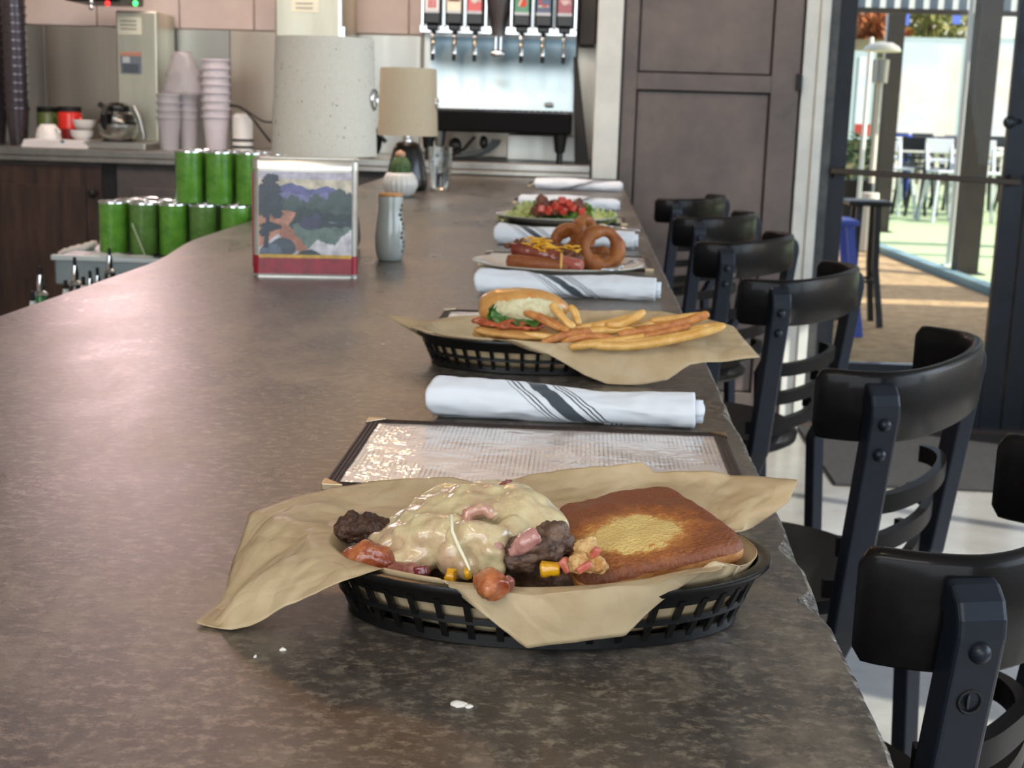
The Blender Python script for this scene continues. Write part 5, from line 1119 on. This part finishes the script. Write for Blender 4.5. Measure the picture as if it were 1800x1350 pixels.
mb = MB(); e = Q(1438 / 1.0 * 0 + 965, 175, 6.2); mb.lathe([(0, 0), (.022, 0), (.022, .002), (0, .002)], 24, sy=.4); mb.move(Matrix.Translation((e.x, 6.196 + .0, 1.375)) @ Matrix.Rotation(PI / 2 - .25, 4, 'X')); build('oval_badge', mb, mat('badge_grey', (128, 132, 134), .4, .5), parent=t)
# hose coil and steel box under it
mb = MB()
for k in range(3):
    pts = [Vector((-.62 + math.cos(a) * (.20 + .012 * k), 6.34 + .02 * k, 1.225 + math.sin(a) * (.20 + .012 * k) * .48)) for a in [PI * (1.0 + .95 * q / 20) for q in range(21)]]
    for q in pts: q.z = max(q.z, CT + .012)
    mb.tube(pts, .008, 8)
piece('hose_coil', 'clear grey hoses looped on the counter under the soda dispenser', 'hose', mb, mat('hose_grey', (150, 150, 148), .25, coat=.6), smooth=60)
mb = MB(); mb.tube([Q(785, 278, 6.25), Q(815, 262, 6.2), Q(835, 240, 6.2)], .008, 8); mb.ball(Q(850, 250, 6.25), (.02, .02, .03), 8); mb.ball(Q(800, 255, 6.3), (.03, .02, .035), 8)
piece('pump_fitting', 'dark pump fitting with a silver pipe among the looped hoses', 'pump', mb, mat('pump_dark', (70, 66, 64), .3, .5), smooth=60)
boxthing('steel_box', 'plain steel box on the counter under the right half of the soda dispenser', 'box', -.36, -.03, 6.30, 6.465, CT, CT + .115, M_steel)
# leaning black panel and dark box right of the dispenser
mb = MB(); a, b, c, d = Q(1008, 100, 6.2), Q(1015, 100, 6.2), Q(1036, 292, 6.1), Q(1010, 290, 6.1)
mb.add([a, b, c, d] + [v + Vector((0, .02, 0)) for v in (a, b, c, d)], [(0, 1, 2, 3), (7, 6, 5, 4), (0, 4, 5, 1), (1, 5, 6, 2), (2, 6, 7, 3), (3, 7, 4, 0)]); o = piece('leaning_board', 'narrow black wedge board leaning right of the soda dispenser', 'board', mb, M_blackm, fixn=True)
boxthing('wall_box', 'dark grey box on the wall right of the soda dispenser', 'box', -.05, .022, 6.3, 6.62, 1.64, 2.2, mat('dark_box', (74, 68, 62), .5))

# ------------------------------------------------------------------ green tumblers on the underbar bin
M_green = mat('green_glass', (112, 166, 60), .16, 0, (84, 140, 44), ns=30, coat=.8, bump=.25, bs=160)
M_greend = mat('green_glass_b', (106, 142, 70), .16, 0, (84, 118, 52), ns=30, coat=.8, bump=.25, bs=160)
def green(x, y, z, lab, grp, m, first=[None, None]):
    k = 0 if m is M_green else 1
    if first[k] is None:
        t = thing('green_tumbler', lab, 'tumbler', (x, y, z), 0, grp); r, h = .0365, .131
        mb = MB(); mb.lathe([(0, 0), (r * .93, 0), (r, .006), (r, h), (r - .003, h), (r - .004, .01), (0, .008)], 32); build('glass_body', mb, m, parent=t, world=False, smooth=40)
        mb = MB(); mb.lathe([(r - .003, h), (r - .0035, h + .003), (r, h + .004), (r + .001, h + .002), (r + .001, h - .001), (r - .003, h)], 32); build('rim', mb, M_chrome, parent=t, world=False, smooth=60)
        first[k] = t; return t
    c = copy_tree(first[k]); c.location = (x, y, z); c['label'] = lab; c['group'] = grp; return c
BZ = .949
names = ['leftmost', 'second from the left', 'third from the left', 'fourth from the left', 'fifth from the left']
names2 = ['leftmost', 'second', 'third', 'fourth', 'rightmost']
for j in range(3):
    for i, px in enumerate((196, 250, 302, 355, 410)):
        x = Q(px, 445, 3.5).x + j * .018; y_ = 3.52 + j * .078
        green(x, y_, BZ, ('green tumbler %s in the front lower row' % names[i]) if j == 0 else 'green tumbler, rim showing, %s row behind the %s front lower one' % (['', 'first', 'second'][j], names2[i]), ['front lower row of green tumblers', 'hidden rows of green tumblers'][j > 0], M_greend if (i in (1, 3)) else M_green)
for j in range(2):
    for i, px in enumerate((332, 385, 438, 491)):
        x = Q(px, 360, 3.55).x; y_ = 3.56 + j * .078
        green(x, y_, BZ + .1355, (['leftmost green tumbler of the upper row', 'middle green tumbler of the upper row', 'green tumbler of the upper row touching the tin edge', 'green tumbler of the upper row hidden behind the tin'][i]) if j == 0 else 'green tumbler, only its rim showing, behind the %s one of the upper row' % names2[i], ['upper row of green tumblers', 'hidden upper tumblers'][j], M_green)
t = thing('underbar_bin', 'pale steel underbar bin behind the bar, carrying the green tumblers', 'bin', (-1.1, 3.65, 0))
a = Q(95, 450, 3.44).x
mb = MB(); mb.bx(a, -.86, 3.44, 3.92, .87, .944); build('tray', mb, mat('galvanised', (150, 160, 160), .4, .6, (128, 138, 140), ns=6), parent=t, bevel=.005)
mb = MB(); mb.bx(a - .006, -.855, 3.43, 3.45, .934, .948); build('front_lip', mb, mat('pale_lip', (206, 212, 210), .35, .3), parent=t, bevel=.003)
for x, y_ in ((a + .04, 3.48), (-.9, 3.48), (a + .04, 3.88), (-.9, 3.88)): mb = MB(); mb.tube([(x, y_, 0), (x, y_, .87)], .018, 10); build('leg', mb, M_steel, parent=t, smooth=50)
def cloth_mesh(label, pts, Y0, dz, m, group, seed):
    mb = MB(); n = len(pts)
    lo = []
    for i in range(24):
        u = i / 23 * (n - 1); k = min(int(u), n - 2); f = u - k; p = Q(pts[k][0], pts[k][1], Y0).lerp(Q(pts[k + 1][0], pts[k + 1][1], Y0), f); rr = lerp(pts[k][2], pts[k + 1][2], f)
        lo.append([p + Vector((0, math.cos(q * PI / 6) * rr * 2.2, math.sin(q * PI / 6) * rr * (1 + .3 * math.sin(q * 2 + i * .7)))) for q in range(12)])
    mb.loft(lo); mb.disp(.005, 30, seed); return piece('bar_towel', label, 'towel', mb, m, group, smooth=180)
M_tow = mat('white_towel', (222, 214, 206), .95, bump=.4, bs=120)
cloth_mesh('crumpled white bar towel heaped left of the green tumblers', [(104, 446, .006), (125, 442, .011), (148, 437, .014), (168, 428, .008)], 3.62, .01, M_tow, 'white bar towels', 1)
cloth_mesh('thin white towel edge lying along the bin lip in front of the tumblers', [(150, 449, .004), (185, 448, .006), (225, 451, .005), (270, 453, .004)], 3.462, .01, M_tow, 'white bar towels', 2)
mb = MB(); mb.tube([Q(232, 393, 3.47), Q(256, 452, 3.462)], .0022, 6); piece('straw', 'thin pale stir stick leaning on the second green tumbler', 'straw', mb, mat('straw', (170, 180, 140), .4), smooth=60)
# bottles in the rail
t = thing('bottle_rail', 'steel speed rail behind the bar holding the pourer bottles', 'rack', (-1.05, 2.8, .62))
mb = MB(); mb.bx(-1.15, -.93, 2.3, 3.3, .62, .64); mb.bx(-1.15, -1.14, 2.3, 3.3, .64, .78); mb.bx(-.94, -.93, 2.3, 3.3, .64, .78); build('trough', mb, M_steel, parent=t, bevel=.003)
for y_ in (2.35, 3.25):
    for x in (-1.13, -.95): mb = MB(); mb.tube([(x, y_, 0), (x, y_, .62)], .015, 8); build('leg', mb, M_steel, parent=t, smooth=50)
def bottle(px, pytop, X, label, m, metal=True):
    Y = -X * 2400 / (1033 - px) * .985; p = Q(px, pytop, Y); zt = p.z; z0 = .642; H = zt - z0; hb = H - .062
    t = thing('pourer_bottle', label, 'bottle', (p.x, Y, z0), 0, 'bottles with pourers in the rail')
    mb = MB(); mb.lathe([(0, 0), (.034, 0), (.036, .01), (.036, hb * .84), (.030, hb * .91), (.014, hb * .96), (.012, hb + .006), (0, hb + .006)], 28); build('bottle_body', mb, m, parent=t, world=False, smooth=50)
    mb = MB(); mb.lathe([(.012, hb + .002), (.0145, hb + .006), (.012, hb + .011), (.007, hb + .014), (.0075, hb + .028), (.005, hb + .045), (0, hb + .045)], 16); build('pourer', mb, M_chrome if metal else M_white, parent=t, world=False, smooth=50)
    mb = MB(); mb.tube([(0, 0, hb + .042), (0, 0, H)], .0038, 8); build('pourer_tip', mb, M_blackm, parent=t, world=False, smooth=50)
Mgl = mat('green_bottle', (70, 150, 90), .08, trans=.6, ior=1.4); Mdk = mat('dark_bottle', (40, 34, 32), .12, coat=.6); Mrd = mat('red_bottle', (150, 34, 36), .15, coat=.6)
bottle(70, 468, -1.07, 'green bottle with a tall silver pourer, leftmost behind the bar', Mgl)
bottle(57, 512, -.97, 'low bottle with a white pourer, just left of the green bottle', Mdk, False)
bottle(115, 492, -.97, 'dark bottle with white pourer in front of the bin corner', Mdk, False)
bottle(131, 452, -1.05, 'bottle with the tall dark pourer tip before the left part of the bin', Mdk)
bottle(146, 486, -.97, 'red bottle at the bar edge below the bin', Mrd, False)
bottle(158, 476, -1.11, 'bottle with a small black tip, in the middle of the bin front', Mdk)
bottle(171, 470, -1.04, 'bottle right of the middle one before the bin', Mdk)
bottle(192, 436, -1.11, 'bottle with the tallest pourer, rightmost and nearest the tumblers', Mdk)

# ------------------------------------------------------------------ patio outside the glass door
M_gravel = mat('tan_gravel', (178, 152, 112), .9, 0, (140, 116, 84), ns=9, detail=8, bump=.6, bs=60, dist=.02)
M_turf = mat('pale_turf', (168, 184, 142), .9, 0, (148, 170, 130), ns=5, bump=.5, bs=80)
mb = MB(); mb.bx(-12, 30, 6.15, 40, -.12, -.012); struct('ground', mb, M_gravel)
# raised turf strip behind a diagonal edge, with a steel edging
A, Bp = P(1530, 432, 0), P(1700, 497, 0)
d_ = (Bp - A).normalized(); A2, B2_ = A - d_ * 6, Bp + d_ * 12
mb = MB(); mb.add([A2, B2_, (30, 36, 0), (-4, 36, 0)] + [Vector(v) + Vector((0, 0, .02)) for v in (A2, B2_, (30, 36, 0), (-4, 36, 0))], [(3, 2, 1, 0), (4, 5, 6, 7), (0, 1, 5, 4), (1, 2, 6, 5), (2, 3, 7, 6), (3, 0, 4, 7)])
struct('turf_lawn', mb, M_turf, fixn=True)
mb = MB(); mb.bar([A2 + Vector((0, 0, .02)), B2_ + Vector((0, 0, .02))], .12, .06); struct('turf_edging', mb, mat('edging_steel', (120, 150, 156), .5, .3))
# patio roof: beams, corrugated sheets with open gaps that let the sun through
RT = thing('patio_roof', 'corrugated metal patio roof with dark beams above the outdoor seating', 'roof', (4, 9, 0))
M_corr = mat('corrugated_sheet', (184, 190, 190), .45, .4)
def corr(x0, x1, y0, y1, z):
    n = int((x1 - x0) / .04); lo = []
    for k in range(n + 1):
        x = x0 + k * .04; zz = z + .012 * math.sin(k * PI / 2 * 1.0); lo.append([Vector((x, y0, zz)), Vector((x, y1, zz))])
    mb = MB(); mb.loft(lo, closed=False, caps=False); return mb
for (y0, y1) in ((6.16, 8.75), (9.1, 10.0)):
    build('roof_sheet', corr(-4, 14, y0, y1, 3.25), M_corr, parent=RT, solid=.004)
mb = corr(0, 1, 0, 1, 0)
n = 260; lo = []
for k in range(n + 1): x = -3 + k * .07; yy = 14.0 + .018 * math.cos(k * PI); lo.append([Vector((x, yy, 2.42)), Vector((x, yy, 3.1))])
mb = MB(); mb.loft(lo, closed=False, caps=False); build('fascia_sheet', mb, M_corr, parent=RT, solid=.004)
M_beam = mat('dark_brown_steel', (50, 44, 38), .6, 0, (38, 34, 30), ns=6)
for y_ in (8.75, 10.0, 12.55): mb = MB(); mb.bx(-4, 14, y_ - .06, y_ + .06, 3.05, 3.24); build('beam', mb, M_beam, parent=RT)
mb = MB(); mb.bx(-3, 15.2, 13.94, 13.99, 2.37, 2.42); build('fascia_trim', mb, M_beam, parent=RT)
def post(label, px, py, w_, m, ztop=3.1, cat='post', name='patio_post', rnd_=False):
    p = P(px, py, 0); mb = MB()
    if rnd_: mb.tube([(p.x, p.y, 0), (p.x, p.y, ztop)], w_ / 2, 12)
    else: mb.bx(p.x - w_ / 2, p.x + w_ / 2, p.y - w_ / 2, p.y + w_ / 2, 0, ztop)
    t = thing(name, label, cat, (p.x, p.y, 0)); build('shaft', mb, m, parent=t, smooth=40 if rnd_ else None)
    mb = MB(); mb.bx(p.x - w_ * .8, p.x + w_ * .8, p.y - w_ * .8, p.y + w_ * .8, 0, .03); build('base_plate', mb, m, parent=t, bevel=.004)
    return p
post('wide dark patio post right of the middle of the glass door', 1694, 484, .19, M_beam, 3.1)
post('dark patio post at the left of the glass door, behind the bar stool outside', 1546, 410, .17, M_beam, 3.1)
M_pole = mat('white_pole', (226, 228, 222), .4)
post('thick white pole just left of the wide dark patio post', 1669, 470, .085, M_pole, 3.1, 'pole', 'white_pole', True)
post('slim white pole in the left third of the glass door', 1532, 405, .065, M_pole, 3.1, 'pole', 'white_pole', True)
post('thin cream pole standing close to the slim white pole', 1503, 432, .05, M_pole, 2.2, 'pole', 'white_pole', True)
# patio heater
p = P(1522, 440, 0)
t = thing('patio_heater', 'mushroom patio heater with cream dome beyond the left of the glass door', 'heater', (p.x, p.y, 0))
mb = MB(); mb.lathe([(0, 0), (.12, 0), (.12, .06), (.09, .6), (.0, .6)], 24); mb.tube([(0, 0, .7), (0, 0, 1.75)], .03, 10); build('pole', mb, mat('cream_pole', (206, 200, 186), .4), parent=t, world=False, smooth=50)
mb = MB(); mb.lathe([(0, 1.72), (.08, 1.72), (.085, 1.95), (0, 1.97)], 20); build('burner', mb, M_steel, parent=t, world=False, smooth=50)
mb = MB(); mb.lathe([(.0, 2.13), (.10, 2.12), (.17, 2.08), (.19, 2.04), (.185, 2.03), (.13, 2.06), (0, 2.04)][::-1], 28); build('dome', mb, mat('cream_dome', (232, 228, 205), .4), parent=t, world=False, smooth=50)
# far building; the sky's reflection is painted into the colour of its big panes
t = thing('far_building', 'far building across the patio with large pale panes painted with sky reflection', 'building', (7, 30, 0))
M_bwall = mat('olive_wall', (126, 116, 84), .9, 0, (98, 92, 70), ns=1.2)
mb = MB(); mb.bx(-6, 34, 30, 30.3, 0, 3.0); build('wall', mb, M_bwall, parent=t)
M_skypane = mat('sky_painted_pane', (200, 214, 232), .3, 0, (232, 206, 190), ns=.5, lo=.4, hi=.6, coat=.5)
for (a, b, c, d) in ((1562, 78, 1690, 240), (1728, 78, 1800, 245), (1500, 100, 1530, 235), (1835, 80, 1960, 245), (1340, 80, 1470, 240)):
    q0, q1 = Q(a, d, 29.9), Q(c, b, 29.9)
    mb = MB(); mb.bx(q0.x - .12, q1.x + .12, 29.88, 30.0, q0.z - .12, q1.z + .12); f = build('window', mb, mat('window_trim', (176, 190, 192), .5), parent=t)
    mb = MB(); mb.bx(q0.x, q1.x, 29.86, 29.88, q0.z, q1.z); build('pane', mb, M_skypane, parent=f)
# planting in front of the far wall
def bush(label, px, py, Y, r, m, seed, n=420, group=None):
    c = Q(px, py, Y); t = thing('tree', label, 'tree', (c.x, Y, 0), 0, group)
    mb = MB(); mb.tube([(c.x, Y, 0), (c.x + .05, Y, c.z)], .07, 8); build('trunk', mb, mat('bark', (84, 66, 50), .9), parent=t, smooth=60)
    rr = random.Random(seed); mb = MB()
    for k in range(n):
        v = Vector((rr.gauss(0, 1), rr.gauss(0, 1), rr.gauss(0, 1))).normalized() * r * rr.uniform(.5, 1) ; v.z *= .75; p = c + v; e = Euler((rr.uniform(0, 3), rr.uniform(0, 3), rr.uniform(0, 3))).to_matrix(); s_ = rr.uniform(.09, .17)
        mb.add([p + e @ Vector(q) for q in ((-s_, 0, 0), (0, -s_ * .5, .01), (s_, 0, 0), (0, s_ * .5, .01))], [(0, 1, 2, 3)])
    o = build('foliage', mb, m, parent=t); o['kind'] = 'stuff'
bush('rust-leaved tree beyond the patio, left of the big pale panes', 1545, 50, 32.5, .7, mat('rust_leaves', (186, 116, 66), .8, col2=(150, 88, 50), ns=3), 1)
bush('olive tree beyond the patio above the big pale pane', 1632, 40, 35.5, 1.15, mat('olive_leaves', (138, 134, 72), .8, col2=(104, 108, 60), ns=3), 2, 700)
bush('yellow-green tree between the white pole and the dark post', 1588, 40, 38.2, 1.1, mat('yellow_leaves', (160, 146, 80), .8, col2=(120, 116, 62), ns=3), 3, 500)
# bright blue-violet banners
for i, (a, b, c, d) in enumerate(((1570, 18, 1600, 44), (1674, 26, 1690, 42), (1736, 26, 1748, 120))):
    q0, q1 = Q(a, d, 21), Q(c, b, 21); q1.z = Q(1650, 18, 21).z; mb = MB(); mb.bx(q0.x, q1.x, 21, 21.02, q0.z, q1.z)
    piece('banner', ['blue-violet banner hanging at the top of the door view', 'small blue banner left of the wide dark post', 'tall narrow lilac banner right of the wide dark post'][i], 'banner', mb, mat('banner_blue', (96, 120, 214), .7), 'blue banners outside')
# red cooler and dark planter at left
a, b = Q(1505, 205, 18), Q(1530, 190, 18); boxthing('red_sign', 'small red sign low at the left of the door view', 'sign', Q(1505, 200, 18).x, Q(1532, 200, 18).x, 18, 18.04, Q(1515, 238, 18).z, Q(1515, 218, 18).z, mat('red_paint', (190, 70, 60), .6))
p = P(1511, 400, 0)
boxthing('banner_line', 'thin dark cable across the patio holding the blue banners', 'cable', 3, 10, 21.0, 21.02, Q(1650, 18, 21).z, Q(1650, 18, 21).z + .03, M_beam)
mb = MB(); mb.tube([(Q(1518, 250, 18.02).x, 18.02, 0), (Q(1518, 250, 18.02).x, 18.02, Q(1515, 218, 18).z)], .03, 8); piece('sign_post', 'short grey post carrying the small red sign', 'post', mb, M_beam)
t = thing('planter', 'dark round planter with a shrub at the left of the door view', 'planter', (p.x, p.y, 0)); mb = MB(); mb.lathe([(0, 0), (.22, 0), (.3, .6), (.26, .6), (0, .55)], 20); build('pot', mb, M_blackm, parent=t, world=False, smooth=50)
rr = random.Random(9); mb = MB()
for k in range(260):
    v = Vector((rr.gauss(0, .16), rr.gauss(0, .16), .85 + rr.gauss(0, .16))); e = Euler((rr.uniform(0, 3), rr.uniform(0, 3), 0)).to_matrix(); mb.add([v + e @ Vector(q) for q in ((-.05, 0, 0), (0, -.025, 0), (.05, 0, 0), (0, .025, 0))], [(0, 1, 2, 3)])
o = build('foliage', mb, mat('shrub_leaves', (52, 78, 50), .8), parent=t, world=False); o['kind'] = 'stuff'
# tables and stools
M_wmetal = mat('white_table_metal', (226, 222, 212), .4); M_dst = mat('dark_stool_metal', (44, 46, 50), .4, .4)
def ptable(label, x, y, w_=.95, h=.92, m=M_wmetal, first=[None]):
    if first[0] is not None and m is M_wmetal:
        c = copy_tree(first[0]); c.location = (x, y, 0.02); c['label'] = label; return c
    t = thing('patio_table', label, 'table', (x, y, .02), 0, 'white tables on the patio')
    mb = MB(); mb.bx(-w_ / 2, w_ / 2, -.4, .4, h - .05, h); build('tabletop', mb, m, parent=t, world=False, bevel=.01)
    for sx in (-1, 1):
        for sy in (-1, 1): mb = MB(); mb.bar([(sx * (w_ / 2 - .12), sy * .3, h - .05), (sx * (w_ / 2 - .03), sy * .36, 0)], .06, .06, upv=(0, 1, 0)); build('leg', mb, m, parent=t, world=False)
    first[0] = t; return t
def pstool(label, x, y, rz, col=0, first={}):
    if col in first: c = copy_tree(first[col]); c.location = (x, y, .02); c.rotation_euler = (0, 0, rz); c['label'] = label; return c
    m = [M_dst, mat('pale_stool_metal', (200, 206, 212), .35, .4), mat('blue_stool_metal', (70, 96, 200), .45)][col]
    t = thing('patio_chair', label, 'chair', (x, y, .02), rz, 'tall chairs round the patio tables')
    mb = MB(); mb.bx(-.19, .19, -.19, .19, .66, .69); build('seat', mb, m, parent=t, world=False, bevel=.01)
    for sx in (-1, 1):
        for sy in (-1, 1): mb = MB(); mb.bar([(sx * .16, sy * .16, .67), (sx * .23, sy * .23, 0)], .04, .03, upv=(0, 1, 0)); build('leg', mb, m, parent=t, world=False)
        mb = MB(); mb.bar([(sx * .17, .18, .68), (sx * .18, .25, 1.06)], .04, .03, upv=(0, 1, 0)); build('back_post', mb, m, parent=t, world=False)
    mb = MB(); mb.bx(-.2, .2, .23, .26, .92, 1.10); mb.bx(-.2, .2, .215, .24, .80, .84); build('backrest', mb, m, parent=t, world=False, bevel=.006)
    first[col] = t; return t
ptn = 'white patio table %s'
for i, (px, Y, l) in enumerate(((1610, 21.0, 'behind the push bar, nearest of the middle group'), (1655, 23.5, 'farther back in the middle of the door view'), (1770, 20.0, 'at the right of the wide dark post'), (1600, 25.1, 'farthest, left in the middle group'), (1790, 23.9, 'farthest, behind the right-hand one'))):
    p = Q(px, 300, Y); ptable(ptn % l, p.x, Y)
sl = [(1574, 19.4, .3, 1), (1603, 20.1, 2.9, 0), (1636, 19.5, 3.3, 0), (1662, 18.8, .2, 1), (1578, 21.9, .1, 0), (1634, 21.9, .3, 0), (1656, 22.4, -.2, 1), (1676, 21.5, .2, 0), (1737, 18.6, .2, 1), (1786, 21.2, 3, 0), (1728, 21.3, .1, 0), (1797, 18.9, -.3, 0), (1578, 26.3, 0, 0), (1622, 26.4, 0, 0), (1670, 24.9, 3.1, 0), (1750, 25.1, 0, 0), (1800, 22.7, 2.9, 1), (1572, 23.8, 3.1, 2)]
desc = ['silver tall chair at the left corner of the nearest middle table', 'black tall chair before the nearest middle table', 'black tall chair before the middle tables', 'silver tall chair nearest the white pole', 'black chair behind the left of the nearest table', 'black chair behind the middle of the nearest table', 'silver chair between the nearest and second tables', 'black chair just left of the thick white pole, far back', 'silver chair just right of the wide dark post', 'black chair behind the right-hand table', 'black chair half hidden by the wide dark post', 'black chair before the right-hand table', 'farthest black chair at the left of the group', 'farthest black chair in the middle of the group', 'black chair facing the second table from behind', 'black chair at the farthest right table', 'silver chair at the right edge behind the table', 'blue chair far back beyond the middle group']
for (px, Y, rz, c_), l in zip(sl, desc): p = Q(px, 300, Y); pstool(l, p.x, Y, rz, c_)
# near stool and its little table outside the door
p = Q(1520, 400, 9.3)
t = thing('patio_stool', 'dark backless stool with long curved legs just outside the glass door', 'stool', (p.x, 9.3, -.012))
mb = MB(); mb.bx(-.14, .14, -.14, .14, .80, .835); build('seat', mb, M_dst, parent=t, world=False, bevel=.012)
for sx in (-1, 1):
    for sy in (-1, 1): mb = MB(); mb.bar([(sx * .06, sy * .08, .80), (sx * .07, sy * .10, .4), (sx * .12, sy * .15, 0)], .04, .03, upv=(0, 1, 0)); build('leg', mb, M_dst, parent=t, world=False)
for z in (.3,): mb = MB(); mb.bar([(-.08, -.11, z), (.08, -.11, z), (.08, .11, z), (-.08, .11, z)], .02, .02, closed=True); build('foot_ring', mb, M_dst, parent=t, world=False)
p = Q(1452, 430, 8.9)
t = thing('blue_stool', 'blue metal stool half hidden behind the left door stile', 'stool', (p.x, 8.9, -.012))
Mb = mat('blue_stool_metal', (70, 96, 200)); mb = MB(); mb.bx(-.17, .17, -.17, .17, .70, .735); build('seat', mb, Mb, parent=t, world=False, bevel=.012)
for sx in (-1, 1):
    for sy in (-1, 1): mb = MB(); mb.bar([(sx * .12, sy * .12, .70), (sx * .21, sy * .21, 0)], .05, .03, upv=(0, 1, 0)); build('leg', mb, Mb, parent=t, world=False)
